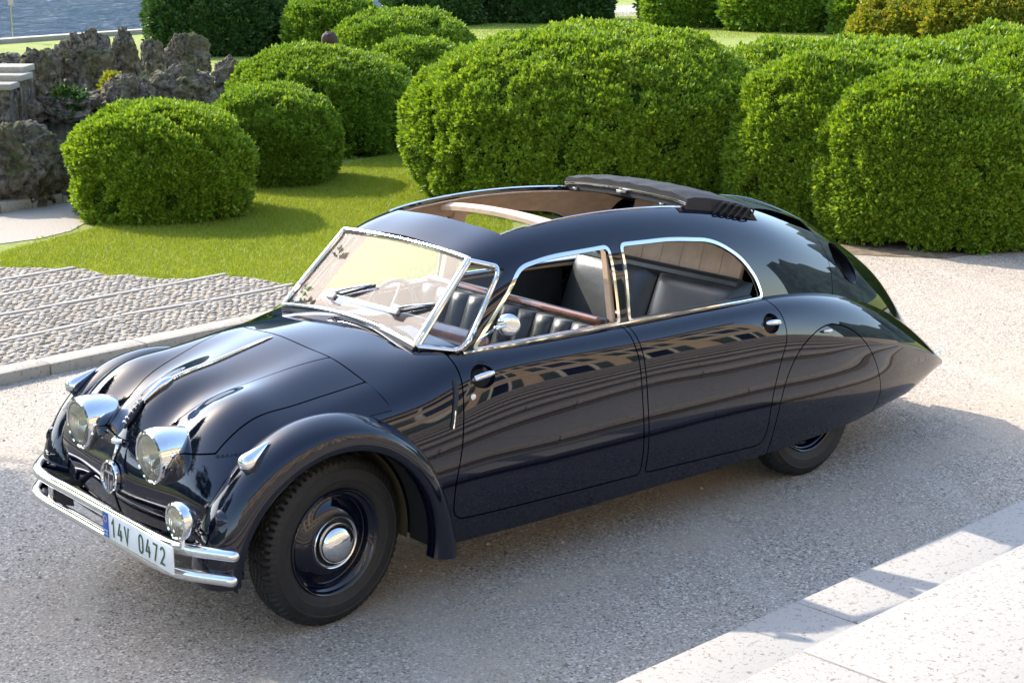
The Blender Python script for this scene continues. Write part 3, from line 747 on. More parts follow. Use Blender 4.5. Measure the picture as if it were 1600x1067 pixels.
# nose trim roll and cooling slots beside it
MB().tube(smooth_path([(-.566, -.66, .500), (-.596, -.57, .478), (-.618, -.38, .466), (-.632, 0, .460), (-.618, .38, .466), (-.596, .57, .478), (-.566, .66, .500)], 50), .008, 10).build('nose_trim', MAT['paint'], CAR)
for s in (-1, 1):
    for k in range(2):
        MB().tube([(-.628, s * .63, .575 - .05 * k), (-.640, s * .655, .575 - .05 * k), (-.640, s * .69, .575 - .05 * k), (-.630, s * .72, .575 - .05 * k)], .007, 10).build('air_slot', MAT['paint'], CAR)

# ---- number plate
PX, PY0, PY1, PZ0, PZ1 = -.772, -.105, -.690, .432, .548
pl = MB().box((PX, (PY0 + PY1) / 2, (PZ0 + PZ1) / 2), (.008, PY0 - PY1, PZ1 - PZ0), bev=.003).build('number_plate', MAT['white'], CAR)
pw = PY0 - PY1; zc = (PZ0 + PZ1) / 2; xf = PX - .0052
MB().box((xf, PY0 - .026, zc), (.002, .046, PZ1 - PZ0 - .008)).build('country_band', MAT['plateblue'], pl)
mb = MB()
for k in range(12):
    a = k * math.pi / 6; mb.box((xf - .0015, PY0 - .026 + .013 * math.cos(a), zc + .026 + .013 * math.sin(a)), (.001, .0045, .0045))
mb.build('star_ring', MAT['yellow'], pl, smooth=False)
def text_mesh(txt, name):
    cu_ = bpy.data.curves.new(name, 'FONT'); cu_.body = txt; cu_.size = 1; cu_.extrude = .004; cu_.offset = 0.012; cu_.align_x = 'CENTER'; cu_.align_y = 'CENTER'
    o = bpy.data.objects.new(name, cu_); COL.objects.link(o); bpy.context.view_layer.update()
    me = bpy.data.meshes.new_from_object(o.evaluated_get(bpy.context.evaluated_depsgraph_get()))
    bpy.data.objects.remove(o); V = np.array([v.co[:] for v in me.vertices]); F = [list(p.vertices) for p in me.polygons]; bpy.data.meshes.remove(me)
    return V, F
def glyph(ch, yc, zc_, wd, ht, mat, par, x0, name='character'):
    V, F = text_mesh(ch, name); lo, hi = V.min(0), V.max(0)
    U = np.empty_like(V); U[:, 1] = yc - ((V[:, 0] - lo[0]) / (hi[0] - lo[0]) - .5) * wd
    U[:, 2] = zc_ + ((V[:, 1] - lo[1]) / (hi[1] - lo[1]) - .5) * ht; U[:, 0] = x0 - (V[:, 2] - lo[2]) * .12 - .0002
    me = fast_mesh(name, U, F, False); return obj(name, me, mat, par)
def ribbon(pts, wd):
    P = np.asarray(pts, float); n = len(P); closed = np.allclose(P[0], P[-1]); D = np.diff(P, axis=0); D /= np.linalg.norm(D, axis=1)[:, None]
    L = []
    for i in range(n):
        a = D[i - 1] if i else (D[-1] if closed else D[0]); b = D[i] if i < n - 1 else (D[0] if closed else D[-1])
        na = np.array((-a[1], a[0])); nb = np.array((-b[1], b[0])); m_ = na + nb; m_ /= np.linalg.norm(m_); L.append(m_ / max(.45, m_ @ na))
    L = np.array(L); return P + L * wd / 2, P - L * wd / 2
arc = lambda cx, cy, rx, ry, a0, a1, k=9: [(cx + rx * math.cos(R(t)), cy + ry * math.sin(R(t))) for t in np.linspace(a0, a1, k)]
GL = {'1': [[(.25, .72), (.62, 1), (.62, 0)]], '4': [[(.58, 1), (.08, .30), (.98, .30)], [(.70, .62), (.70, 0)]], 'V': [[(.06, 1), (.5, 0.03), (.94, 1)]],
      '0': [arc(.5, .72, .40, .28, 0, 180) + arc(.5, .28, .40, .28, 180, 360) + [(.9, .72)]], '7': [[(.06, .94), (.90, .94), (.36, 0)]],
      '2': [arc(.5, .72, .40, .26, 165, -40) + [(.10, .06), (.95, .06)]]}
yy = PY0 - .090
for ch in '14V 0472':
    if ch == ' ': yy -= .060; continue
    mb = MB()
    for q_, st_ in enumerate(GL[ch]):
        A_, B_ = ribbon([(a * .038, b * .076) for a, b in st_], .0092); n_ = len(A_); V = []
        for dx in (0, -.0012 - .0003 * q_): V += [(xf + dx, yy - a + .019, zc - .038 + b) for a, b in list(A_) + list(B_)]
        F = [[i, i + 1, n_ + i + 1, n_ + i] for i in range(n_ - 1)]; F += [[2 * n_ + i for i in f] for f in F]
        F += [[i, i + 1, 2 * n_ + i + 1, 2 * n_ + i] for i in range(n_ - 1)] + [[n_ + i, n_ + i + 1, 3 * n_ + i + 1, 3 * n_ + i] for i in range(n_ - 1)]
        mb.add(V, F)
    mb.build('character', MAT['plategreen'], pl, False); yy -= .0595
for ch, y_ in (('C', PY0 - .017), ('Z', PY0 - .036)): glyph(ch, y_, zc - .033, .014, .022, MAT['white'], pl, xf - .0012)

# ---- round badge, hood ornament, hood strip
bc = np.array((-.678, 0, .645)); tilt = rot_y(R(4))
def place(mb, o, rot):
    mb.v = [v @ np.array(rot).T + np.asarray(o) for v in mb.v]; return mb
em = place(MB().lathe([(.01, .072), (-.008, .072), (-.012, .068), (-.010, .062), (-.004, .060)], (0, 0, 0), 'x', 48), bc, tilt).build('round_badge', MAT['chrome'], CAR)
place(MB().lathe([(-.004, .062), (-.005, .03), (-.005, .0005)], (0, 0, 0), 'x', 40), bc, tilt).build('badge_face', MAT['black'], em)
for y_, z0, z1 in ((-.045, -.026, .020), (-.030, -.045, -.008), (-.015, -.052, -.012), (0, -.054, .022), (.015, -.052, -.012), (.030, -.045, -.008), (.045, -.026, .020), (-.022, .030, .050), (.022, .030, .050)):
    place(MB().box((-.0065, y_, (z0 + z1) / 2), (.004, .007, z1 - z0)), bc, tilt).build('badge_bar', MAT['chrome'], em)
place(MB().box((-.0065, 0, .022), (.004, .075, .010)), bc, tilt).build('badge_bar', MAT['chrome'], em)
fx = S_FR[0][:, 0, :]; fn = S_FR[1][:, 0, :]
def crest(x_, up=0):
    k = np.where(fx[:, 2] > .62)[0]; i = k[np.abs(fx[k, 0] - x_).argmin()]; return fx[i] * [1, 0, 1] + np.array([fn[i][0], 0, fn[i][2]]) * up
MB().tube([crest(x_, .004) for x_ in np.linspace(-.40, .165, 40)], np.interp(np.linspace(0, 1, 40), [0, .1, .9, 1], [.008, .011, .007, .002]), 10).build('hood_strip', MAT['chrome'], CAR)
orn = MB().tube([crest(x_, .008) for x_ in np.linspace(-.50, -.36, 16)], np.interp(np.linspace(0, 1, 16), [0, .3, .75, 1], [.010, .016, .024, .010]), 14).build('hood_ornament', MAT['chrome'], CAR)
MB().tube([crest(x_, .010) for x_ in np.linspace(-.592, -.500, 14)], np.interp(np.linspace(0, 1, 14), [0, .3, .7, 1], [.005, .018, .018, .005]), 14).build('ornament_shield', MAT['black'], orn)
mb = MB()
for k in np.linspace(-.575, -.515, 5): p = crest(k, .027); mb.tube([p + np.array((0, -.016, -.008)), p, p + np.array((0, .016, -.008))], .003, 6)
mb.build('ornament_ribs', MAT['chrome'], orn)
nz = lambda z_: fx[np.where(fx[:, 0] < -.3)[0][np.abs(fx[np.where(fx[:, 0] < -.3)[0], 2] - z_).argmin()]]
p = nz(.80)
hh = MB().tube([p + np.array((-.012, -.035, .006)), p + np.array((-.028, -.012, 0)), p + np.array((-.028, .012, 0)), p + np.array((-.012, .035, .006))], [.008, .014, .014, .008], 12).build('hood_handle', MAT['chrome'], CAR)
MB().tube([nz(z_) + np.array((-.007, 0, 0)) for z_ in np.linspace(.715, .80, 8)], [.003, .006, .007, .008, .009, .010, .010, .011], 10).build('handle_stem', MAT['chrome'], hh)
MB().tube([nz(z_) + np.array((-.002, 0, 0)) for z_ in np.linspace(.42, .57, 8)], .0035, 6).build('nose_seam', MAT['black'], CAR)

# ---- mirrors
for s, c0 in ((-1, np.array((.875, -.812, 1.222))), (1, np.array((.945, .775, 1.205)))):
    mb = MB().lathe([(-.012, .0005), (-.011, .02), (-.008, .042), (-.002, .049), (.004, .052), (.008, .050), (.006, .047), (.004, .0005)], (0, 0, 0), 'x', 36)
    mir = place(mb, c0, rot_z(R(-s * 46))).build('door_mirror', MAT['chrome'], CAR)
    a = np.array((.800, s * .700, 1.150))
    MB().tube([a, a + np.array((.01, s * .03, .02)), c0 + np.array((-.045, -s * .03, -.012)), c0 + np.array((-.015, 0, 0))], .006, 8).build('mirror_arm', MAT['chrome'], mir)
    MB().lathe([(-.014, .0005), (-.010, .012), (.010, .012), (.014, .0005)], c0 + np.array((-.045, -s * .03, -.012)), 'x', 14).build('mirror_joint', MAT['chrome'], mir)

# ---- rear bumper ends
for s in (-1, 1):
    MB().tube(smooth_path([(4.60, s * .40, .36), (4.70, s * .415, .375), (4.76, s * .40, .385)], 10), [.012] * 8 + [.011, .006], 10).build('rear_overrider', MAT['chrome'], CAR)
    MB().lathe([(0, .028), (.012, .026), (.018, .015), (.02, .0005)], (4.655, s * .33, .40), 'x', 20).build('tail_lamp', simple('tail_red', (.35, .01, .01), .2), CAR)

# ---- folding cloth roof, stacked at the rear of the opening
def roof_z(x_, y_):
    i = np.abs(S_GH[0][:, 0, 0] - x_).argmin(); return float(np.interp(abs(y_), S_GH[0][i, :60, 1], S_GH[0][i, :60, 2]))
ys = np.linspace(-.455, .455, 25)
bow = MB(); sec = [(2.375, -.028), (2.415, -.028), (2.415, .004), (2.400, .012), (2.380, .012), (2.372, .004)]; V = []
for y_ in ys:
    for x_, h_ in sec: V.append((x_, y_, .62 * roof_z(2.40, .40) + .38 * roof_z(2.40, y_) + .012 + h_))
bow.add(V, [[i * 6 + j, i * 6 + (j + 1) % 6, (i + 1) * 6 + (j + 1) % 6, (i + 1) * 6 + j] for i in range(24) for j in range(6)] + [list(range(6)), [144 + k for k in range(6)]])
bow.build('roof_bow', MAT['beige'], CAR)
sec = [(2.368, .006), (2.378, .038), (2.43, .052), (2.52, .056), (2.64, .052), (2.76, .044), (2.86, .030), (2.93, .010), (2.93, -.01), (2.60, .0), (2.40, .0)]; k_ = len(sec); V = []
for y_ in ys * 1.01:
    for x_, h_ in sec: V.append((x_ , y_, .62 * roof_z(x_, .40) + .38 * roof_z(x_, y_) + (.012 if h_ > .02 else -.03) + h_ * (1 - .25 * (abs(y_) / .46) ** 4) + .004 * math.sin(y_ * 40 + x_ * 9) * (h_ > .02)))
cl = MB().add(V, [[i * k_ + j, i * k_ + (j + 1) % k_, (i + 1) * k_ + (j + 1) % k_, (i + 1) * k_ + j] for i in range(24) for j in range(k_)] + [list(range(k_)), [24 * k_ + j for j in range(k_)]]).build('folded_roof_cloth', MAT['roofcloth'], CAR, sharp=60)
for s in (-1, 1):        # pleats at the ends of the stack
    for k in range(5):
        x_ = 2.62 + k * .052
        z_ = roof_z(x_, .46) - .004
        MB().tube(smooth_path([(x_ - .06, s * .470, z_ + .000), (x_ - .02, s * .476, z_ + .035), (x_ + .03, s * .474, z_ + .052), (x_ + .055, s * .468, z_ + .036), (x_ + .02, s * .472, z_ + .012)], 14), .0065, 8).build('cloth_pleat', MAT['roofcloth'], CAR)
MB().tube([(2.368, y_, .62 * roof_z(2.40, .40) + .38 * roof_z(2.40, y_) + .020) for y_ in ys], .004, 8).build('cloth_edge_trim', MAT['chrome'], CAR)
for y_, z_ in ((.0, 0), (-.30, -.045), (.36, -.03)):
    MB().box((2.362, y_, .62 * roof_z(2.40, .40) + .38 * roof_z(2.4, y_) + .004 + z_ * .5), (.022, .07 if y_ == 0 else .03, .014), bev=.004).build('roof_latch', MAT['chrome'], CAR)
# cross bow of the opening
V = []; sec = [(-.05, -.022), (.05, -.022), (.05, .0), (.0, .012), (-.05, .0)]
for y_ in ys:
    for x_, h_ in sec: V.append((1.545 + x_, y_, roof_z(1.55, .44) - .048 + .025 * (1 - (y_ / .45) ** 2) + h_))
MB().add(V, [[i * 5 + j, i * 5 + (j + 1) % 5, (i + 1) * 5 + (j + 1) % 5, (i + 1) * 5 + j] for i in range(24) for j in range(5)]).build('roof_crossbar', MAT['beige'], CAR)

# ---- cabin
mb = MB(); mb.box((1.65, 0, .33), (2.2, 1.42, .03)); mb.build('cabin_floor', MAT['carpet'], CAR)
def bench(name, x0, depth, zs, xb0, xb1, zb1, hw, rails):
    """seat bench: cushion and backrest built from vertical pleats (flutes)"""
    b = MB().box((x0 + depth / 2, 0, zs - .09), (depth, 2 * hw, .18), bev=.05, seg=4).build(name, MAT['leather'], CAR)
    n = 10; wdt = 2 * hw / n
    for k in range(n):
        y_ = -hw + wdt * (k + .5); V = []; F = []; m_ = 10; q_ = 8
        for i in range(m_):
            t_ = i / (m_ - 1); cx = xb0 + (xb1 - xb0) * t_; cz = zs - .02 + (zb1 - zs + .02) * t_
            thk = .075 * (1 - .25 * t_) if 0 < i < m_ - 1 else .05
            for j in range(q_):
                a = 2 * math.pi * j / q_; V.append((cx - thk * math.cos(a) * (1 if math.cos(a) > 0 else .6), y_ + wdt * .54 * math.sin(a), cz))
        F = [[i * q_ + j, i * q_ + (j + 1) % q_, (i + 1) * q_ + (j + 1) % q_, (i + 1) * q_ + j] for i in range(m_ - 1) for j in range(q_)] + [list(range(q_)), [(m_ - 1) * q_ + j for j in range(q_)]]
        MB().add(V, F).build('flute', MAT['leather'], b, sharp=70)
    return b
fb = bench('front_seat', .98, .50, .74, 1.42, 1.55, 1.085, .655, True)
MB().box((1.60, 0, .86), (.05, 1.32, .50), rot_y(.18), .02).build('seat_back_panel', MAT['leather'], fb)
MB().tube([(1.575, y_, 1.108) for y_ in np.linspace(-.655, .655, 12)], .022, 10, flat=.8).build('wood_rail', MAT['wood'], fb)
# rear bench: two wide smooth cushions
rb = MB().box((2.30, 0, .66), (.56, 1.34, .20), bev=.06, seg=4).build('rear_seat', MAT['leather'], CAR)
for s in (-1, 1):
    V = []; m_ = 12; q_ = 13
    for i in range(m_):
        t_ = i / (m_ - 1)
        for j in range(q_):
            u_ = j / (q_ - 1); e = 1 - (2 * u_ - 1) ** 8; e2 = 1 - (2 * t_ - 1) ** 8
            V.append((2.50 + .18 * t_ - .085 * e * e2 ** .6, s * (.006 + .655 * u_), .72 + .42 * t_))
    MB().add(V, [[i * q_ + j, i * q_ + j + 1, (i + 1) * q_ + j + 1, (i + 1) * q_ + j] for i in range(m_ - 1) for j in range(q_ - 1)]).build('backrest', MAT['leather'], rb, sharp=80)
MB().tube([(2.650, y_, 1.120) for y_ in np.linspace(-.60, .60, 10)], .036, 10).build('backrest_roll', MAT['leather'], rb)
# padded beige rear wall with a dark window opening
wallx = lambda z_: 2.74 + .12 * (z_ - 1.1) / .4
mb = MB(); npad = 9
for k in range(npad):
    y0 = -.66 + 1.32 * k / npad; y1 = y0 + 1.32 / npad; yc = (y0 + y1) / 2
    zt = 1.50 if abs(yc) < .40 else (1.37 if abs(yc) < .47 else 1.24)
    hole = abs(yc) < .24
    segs = [(1.05, 1.335), (1.435, zt)] if hole else [(1.05, zt)]
    for za, zb in segs:
        if zb - za > .02 and abs(yc) < .58: MB().box((wallx((za + zb) / 2), yc, (za + zb) / 2), (.030, y1 - y0 - .002, zb - za), rot_y(.29), .006).build('wall_pad', MAT['beige'], CAR)
MB().box((2.83, 0, 1.385), (.02, .56, .16), rot_y(.29)).build('rear_opening', MAT['dark'], CAR)
fr = rounded([(-.22, 1.335, .04), (.22, 1.335, .04), (.22, 1.435, .04), (-.22, 1.435, .04)])
MB().tube([(wallx(z_) - .018, y_, z_) for y_, z_ in fr], .014, 8, closed=True, up=(1, 0, 0)).build('rear_opening_frame', MAT['beige'], CAR)
# door inner panels
for s in (-1, 1):
    for xa_, xb_ in ((.78, 1.62), (1.76, 2.60)):
        MB().box(((xa_ + xb_) / 2, s * .735, .74), (xb_ - xa_, .03, .62), bev=.01).build('door_panel', MAT['leather'], CAR)
# dashboard, steering wheel
mb = MB(); mb.box((.86, 0, 1.04), (.20, 1.24, .16), rot_y(-.25), .04, 3); mb.build('dashboard', MAT['wood'], CAR)
t = np.arange(40) * 2 * math.pi / 40; sc_ = np.array((1.06, .34, 1.03)); Rm = rot_y(R(-62))
st = MB().tube([sc_ + Rm @ np.array((.19 * math.cos(a), .19 * math.sin(a), 0)) for a in t], .012, 10, closed=True).build('steering_wheel', MAT['black'], CAR)
mb = MB()
for a in (0, 2.1, 4.2): mb.tube([sc_, sc_ + Rm @ np.array((.19 * math.cos(a), .19 * math.sin(a), 0))], .007, 8)
mb.tube([sc_, sc_ + Rm @ np.array((0, 0, -.35))], .018, 10); mb.build('steering_column', MAT['brushed'], st)
# ------------------------------------------------------------------ setting materials
def m_drive():
    t = NT('gravel_asphalt'); c = t.coords()
    a = t.noise(c, 72, 4, .68); b = t.vor(c, 95).outputs['Color']; big = t.noise(c, .55, 5, .6, .4); mid = t.noise(c, 3.2, 4, .6)
    grain = t.ramp(a, [(.34, (.135, .108, .082)), (.45, (.31, .258, .20)), (.56, (.42, .352, .277)), (.68, (.64, .545, .435))])
    sp = t.n('SeparateColor'); t.link(b, sp.inputs[0]); sp2 = t.n('SeparateColor'); t.link(t.vor(c, 170).outputs['Color'], sp2.inputs[0])
    grain = t.mix(.55, grain, t.ramp(sp2.outputs[0], [(0, (.15, .120, .090)), (.3, (.27, .222, .168)), (.65, (.42, .350, .272)), (1, (.60, .51, .405))]))
    grain = t.mix(t.ramp(sp.outputs[0], [(.0, .75), (.2, .0), (.80, .0), (.9, .8)]), grain, t.ramp(sp.outputs[1], [(.4, (.07, .058, .047)), (.6, (.70, .61, .50))]))
    sand = t.mix(mid, (.38, .29, .20), (.46, .375, .28))
    f = t.math('MULTIPLY', t.ramp(big, [(.50, 0), (.68, .75)]), t.ramp(a, [(.3, .55), (.6, 1)]))
    # dust drifted along the wheel lines
    sx = t.n('SeparateXYZ'); t.link(t.n('TexCoord').outputs['Object'], sx.inputs[0])
    wob = t.math('ADD', sx.outputs[1], t.math('MULTIPLY', t.math('SUBTRACT', t.noise(c, .9, 3), .5), .5))
    lane = t.n('Math'); lane.operation = 'ABSOLUTE'; t.link(t.math('ADD', wob, .98), lane.inputs[0])
    lane_f = t.math('MULTIPLY', t.ramp(lane.outputs[0], [(.0, .75), (.25, 0)]), t.ramp(t.noise(c, 1.3, 4, .6), [(.35, 0), (.6, 1)]))
    f2 = t.math('MAXIMUM', f, lane_f)
    col = t.mix(f2, grain, sand)
    # faint tyre tracks crossing the forecourt
    rc = t.coords('Object', (1, 1, 1), (0, 0, R(24)))
    wv = t.n('TexWave'); t.link(rc, wv.inputs[0]); wv.inputs['Scale'].default_value = .21; wv.inputs['Distortion'].default_value = 1.6; wv.inputs['Detail'].default_value = 1
    tr = t.math('MULTIPLY', t.ramp(wv.outputs['Fac'], [(.93, 0), (.985, .35)]), t.noise(c, 2.0, 3))
    col = t.mix(tr, col, (.50, .44, .36))
    nm = t.bump(a, .7, .009, t.bump(t.noise(c, 24, 3), .35, .012))
    return t.done(t.bsdf(col, .9, 0, nm))
def m_granite(name, base, dark, warm, sc=1.0):
    t = NT(name); c = t.coords(); oi = t.n('ObjectInfo')
    a = t.noise(c, 60 * sc, 5, .7); b = t.noise(c, 3, 4, .6, .5); d = t.noise(c, 48 * sc, 3, .7, .8)
    col = t.mix(t.ramp(b, [(.35, 0), (.7, .6)]), base, warm)
    col = t.mix(t.ramp(d, [(.585, 0), (.64, .85)]), col, dark)
    col = t.mix(t.ramp(a, [(.30, .35), (.46, 0)]), col, tuple(x * .62 for x in base))
    col = t.mix(t.math('MULTIPLY', oi.outputs['Random'], .10), col, tuple(x * .7 for x in base))
    nm = t.bump(a, .25, .003)
    return t.done(t.bsdf(col, .75, 0, nm))
def m_cobble():
    t = NT('cobble_stone'); c = t.coords(); g = t.n('NewGeometry'); oi = t.n('ObjectInfo')
    r = t.math('FRACT', t.math('ADD', g.outputs['Random Per Island'], t.math('MULTIPLY', oi.outputs['Random'], 7.3)))
    col = t.ramp(r, [(0, (.22, .18, .14)), (.25, (.36, .31, .24)), (.5, (.30, .27, .235)), (.75, (.45, .39, .31)), (1, (.38, .28, .19))])
    col = t.mix(t.ramp(t.noise(c, 40, 4), [(.4, 0), (.8, .5)]), col, (.25, .22, .19))
    return t.done(t.bsdf(col, .8, 0, t.bump(t.noise(c, 80, 3), .3, .004)))
def m_leaf(name, stops, trans=.42):
    t = NT(name); g = t.n('NewGeometry'); c = t.coords()
    big = t.noise(c, 1.6, 3)
    r = t.math('ADD', t.math('MULTIPLY', g.outputs['Random Per Island'], .7), t.math('MULTIPLY', big, .35))
    col = t.ramp(r, stops)
    df = t.bsdf(col, .48, 0, **{'Specular IOR Level': .35})
    tl = t.n('BsdfTranslucent'); t.link(t.mix(1, col, (1.0, .95, .35), 'MULTIPLY'), tl.inputs[0])
    mx = t.n('MixShader'); mx.inputs[0].default_value = trans; t.link(df, mx.inputs[1]); t.link(tl.outputs[0], mx.inputs[2])
    return t.done(mx.outputs[0])
def m_lawn():
    t = NT('lawn'); c = t.coords()
    a = t.noise(c, 70, 4, .7); b = t.noise(c, .8, 4, .6); d = t.noise(c, 9, 3)
    col = t.mix(t.ramp(b, [(.35, 0), (.7, 1)]), t.ramp(a, [(.3, (.15, .21, .02)), (.7, (.26, .32, .03))]), t.ramp(a, [(.3, (.21, .245, .025)), (.7, (.36, .37, .06))]))
    col = t.mix(t.ramp(d, [(.50, 0), (.72, .5)]), col, (.26, .235, .07)); col = t.mix(t.ramp(t.noise(c, 2.6, 4, .7), [(.52, 0), (.70, .55)]), col, (.10, .155, .018))
    return t.done(t.bsdf(col, .85, 0, t.bump(a, .8, .03)))
def m_rock():
    t = NT('tufa_rock'); c = t.coords(); g = t.n('NewGeometry')
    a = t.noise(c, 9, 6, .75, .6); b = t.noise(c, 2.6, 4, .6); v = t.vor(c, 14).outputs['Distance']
    col = t.ramp(a, [(.38, (.012, .009, .006)), (.47, (.10, .078, .055)), (.57, (.23, .19, .145)), (.70, (.42, .37, .30))])  # ramp contrast puts shaded hollows and lit tops into the stone colour
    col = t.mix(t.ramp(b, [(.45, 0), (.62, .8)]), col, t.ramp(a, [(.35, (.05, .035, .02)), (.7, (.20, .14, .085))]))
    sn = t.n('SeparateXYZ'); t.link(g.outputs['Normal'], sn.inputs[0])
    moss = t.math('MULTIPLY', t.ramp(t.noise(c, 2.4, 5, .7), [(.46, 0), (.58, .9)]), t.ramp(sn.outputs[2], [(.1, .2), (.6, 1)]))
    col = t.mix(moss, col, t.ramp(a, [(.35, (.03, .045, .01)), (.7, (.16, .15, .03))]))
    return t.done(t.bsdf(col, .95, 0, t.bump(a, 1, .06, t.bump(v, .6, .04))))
def m_water(name, col, sc, st, dist):
    t = NT(name); c = t.coords('Object', (1, 1.9, 1), (0, 0, R(-50)))
    a = t.noise(c, sc, 4, .6, .6); b = t.noise(c, sc * .27, 3, .5, .4)
    h = t.math('ADD', a, t.math('MULTIPLY', b, 1.4))
    return t.done(t.bsdf(col, .06, 0, t.bump(h, st, dist), **{'IOR': 1.33}))
MAT['drive'] = m_drive(); MAT['lawn'] = m_lawn(); MAT['rock'] = m_rock(); MAT['cobble'] = m_cobble()
MAT['step'] = m_granite('step_granite', (.355, .325, .285), (.13, .09, .055), (.38, .345, .30))
MAT['riser'] = m_granite('riser_stone', (.13, .115, .10), (.05, .045, .04), (.16, .13, .10))
MAT['kerb'] = m_granite('kerb_stone', (.38, .335, .27), (.15, .12, .08), (.30, .24, .17), .8)
MAT['edging'] = m_granite('edging_stone', (.40, .36, .31), (.20, .16, .12), (.34, .30, .25), 1.5)
MAT['bedding'] = simple('cobble_bedding', (.27, .22, .16), .95, 0, .3, 25, .6, 90, .01)
MAT['soil'] = simple('dry_soil', (.17, .125, .075), .95, 0, .45, 9, .8, 60, .02)
MAT['path'] = simple('pale_gravel', (.34, .295, .245), .95, 0, .22, 60, .6, 120, .008)
MAT['lake'] = m_water('lake_water', (.035, .075, .11), 1.15, 1.0, .75)
MAT['pond'] = m_water('pond_water', (.012, .014, .010), 2.5, .25, .02)
YG = [(.05, (0.0648, 0.1366, 0.0104)), (.35, (0.154, 0.2639, 0.01782)), (.62, (0.235, 0.3571, 0.02525)), (.85, (0.324, 0.427, 0.03861)), (1, (0.4374, 0.4813, 0.0594))]
MAT['leaf_box'] = m_leaf('box_leaf', YG)
MAT['leaf_fine'] = m_leaf('fine_leaf', [(.05, (0.0567, 0.1264, 0.0154)), (.4, (0.1418, 0.2528, 0.02156)), (.7, (0.2174, 0.3331, 0.02926)), (1, (0.3213, 0.4014, 0.05236))])
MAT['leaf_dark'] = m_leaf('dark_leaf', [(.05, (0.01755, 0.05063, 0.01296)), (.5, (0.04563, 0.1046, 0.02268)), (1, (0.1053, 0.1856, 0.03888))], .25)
MAT['leaf_gold'] = m_leaf('golden_leaf', [(.05, (0.08, 0.12, 0.0128)), (.45, (0.192, 0.24, 0.024)), (.75, (0.32, 0.304, 0.032)), (1, (0.672, 0.32, 0.032))])
MAT['grass'] = m_leaf('grass_blade', [(.05, (0.1344, 0.2079, 0.0168)), (.5, (0.2688, 0.3402, 0.0264)), (1, (0.4301, 0.4284, 0.072))], .45)
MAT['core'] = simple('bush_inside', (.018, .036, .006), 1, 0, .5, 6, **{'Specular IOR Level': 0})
MAT['bark'] = simple('bark', (.07, .05, .035), .9, 0, .4, 14, .8, 30, .02)

GZ = .06
def G(u, v, z=GZ): return at(u, v, z=z)
def sheet(name, pts, z, mat, kind='structure'):
    me = fast_mesh(name, [(p[0], p[1], z) for p in pts], [list(range(len(pts)))], False)
    if me.polygons[0].normal.z < 0: me.flip_normals()
    o = obj(name, me, mat); tag(o, kind=kind); return o
# ------------------------------------------------------------------ ground
sheet('driveway', [(-140, -140), (140, -140), (140, 30), (-140, 30)], 0, MAT['drive'])
sh0 = G(0, 68)[:2]; sh1 = G(240, 51)[:2]; shd = (sh1 - sh0) / np.linalg.norm(sh1 - sh0)
shl = sh0 - shd * 160; shr = sh0 + shd * 160
k0 = at(0, 598, z=.02)[:2]; k1 = at(445, 503, z=.02)[:2]; kd = (k1 - k0) / np.linalg.norm(k1 - k0)   # kerb face line
kl = k0 - kd * 30
front_edge = [kl + np.array((0, .10)), k1 + kd * .2 + np.array((0, .10)), (4.2, 4.75), (6.5, 5.2), (8.6, 5.0), (9.6, 4.3), (11.5, 3.7), (16, 2.6), (30, -1), (140, -20)]
lawn = sheet('lawn', front_edge + [tuple(shr + shd * 60), tuple(shl)], GZ, MAT['lawn'])
sheet('lake', [(-4000, -30), (4000, -30), (4000, 5000), (-4000, 5000)], -.75, MAT['lake'])
xs_ = np.linspace(-5200, 5200, 160); ang = np.linspace(R(-25), R(205), 160); rows = []
for q_, hh in ((0, -5), (.12, .22), (.3, .5), (.55, .8), (.8, 1), (1, .9)):
    rad = 2600 + 1500 * q_; top_ = 620 + 260 * fbm(np.stack([np.cos(ang) * 3.1, np.sin(ang) * 3.1, 0 * ang], 1), 4)
    rr_ = 60 * fbm(np.stack([np.cos(ang) * 25, np.sin(ang) * 25, 0 * ang + q_ * 4], 1), 3) * (hh > 0)
    rows.append(np.stack([rad * np.cos(ang), rad * np.sin(ang), np.where(hh > 0, top_ * hh + rr_, -5)], 1))
i, j = np.meshgrid(np.arange(5), np.arange(159), indexing='ij')
tag(obj('hills', fast_mesh('hills', np.concatenate(rows), np.stack([i * 160 + j, i * 160 + j + 1, (i + 1) * 160 + j + 1, (i + 1) * 160 + j], -1).reshape(-1, 4), True), simple('hazy_hill', (.055, .085, .075), .95, 0, .4, .01)), kind='structure')  # unseen hills for the lake to mirror; haze put into the colour
mb = MB(); nrm = np.array((-shd[1], shd[0]))
q = [shl - nrm * .25, shr - nrm * .25, shr + nrm * .15, shl + nrm * .15]
mb.prism([tuple(p) for p in q], -1.2, .17, (0, 0, 0), (1, 0, 0), (0, 1, 0), (0, 0, 1)); o = mb.build('shore_wall', MAT['kerb'], None, False)
tag(o, 'low pale stone wall along the lake shore', 'wall')
# kerb of separate stones
kp = empty('kerb', (k0[0], k0[1], 0)); tag(kp, 'raised stone kerb edging the cobbled path beside the driveway', 'kerb')
kn = np.array((-kd[1], kd[0])); kn = kn if kn[1] > 0 else -kn; a0 = -9.0
while a0 < 3.0:
    L = random.uniform(.75, 1.05); p = k0 + kd * (a0 + L / 2) + kn * .09
    o = MB().box((0, 0, 0), (L - .008, .19, .16), bev=.010).build('kerb_stone', MAT['kerb'], kp)
    o.location = (p[0] - k0[0], p[1] - k0[1], .002 + random.uniform(-.004, .004)); o.rotation_euler = (0, random.uniform(-.004, .004), math.atan2(kd[1], kd[0]))
    a0 += L
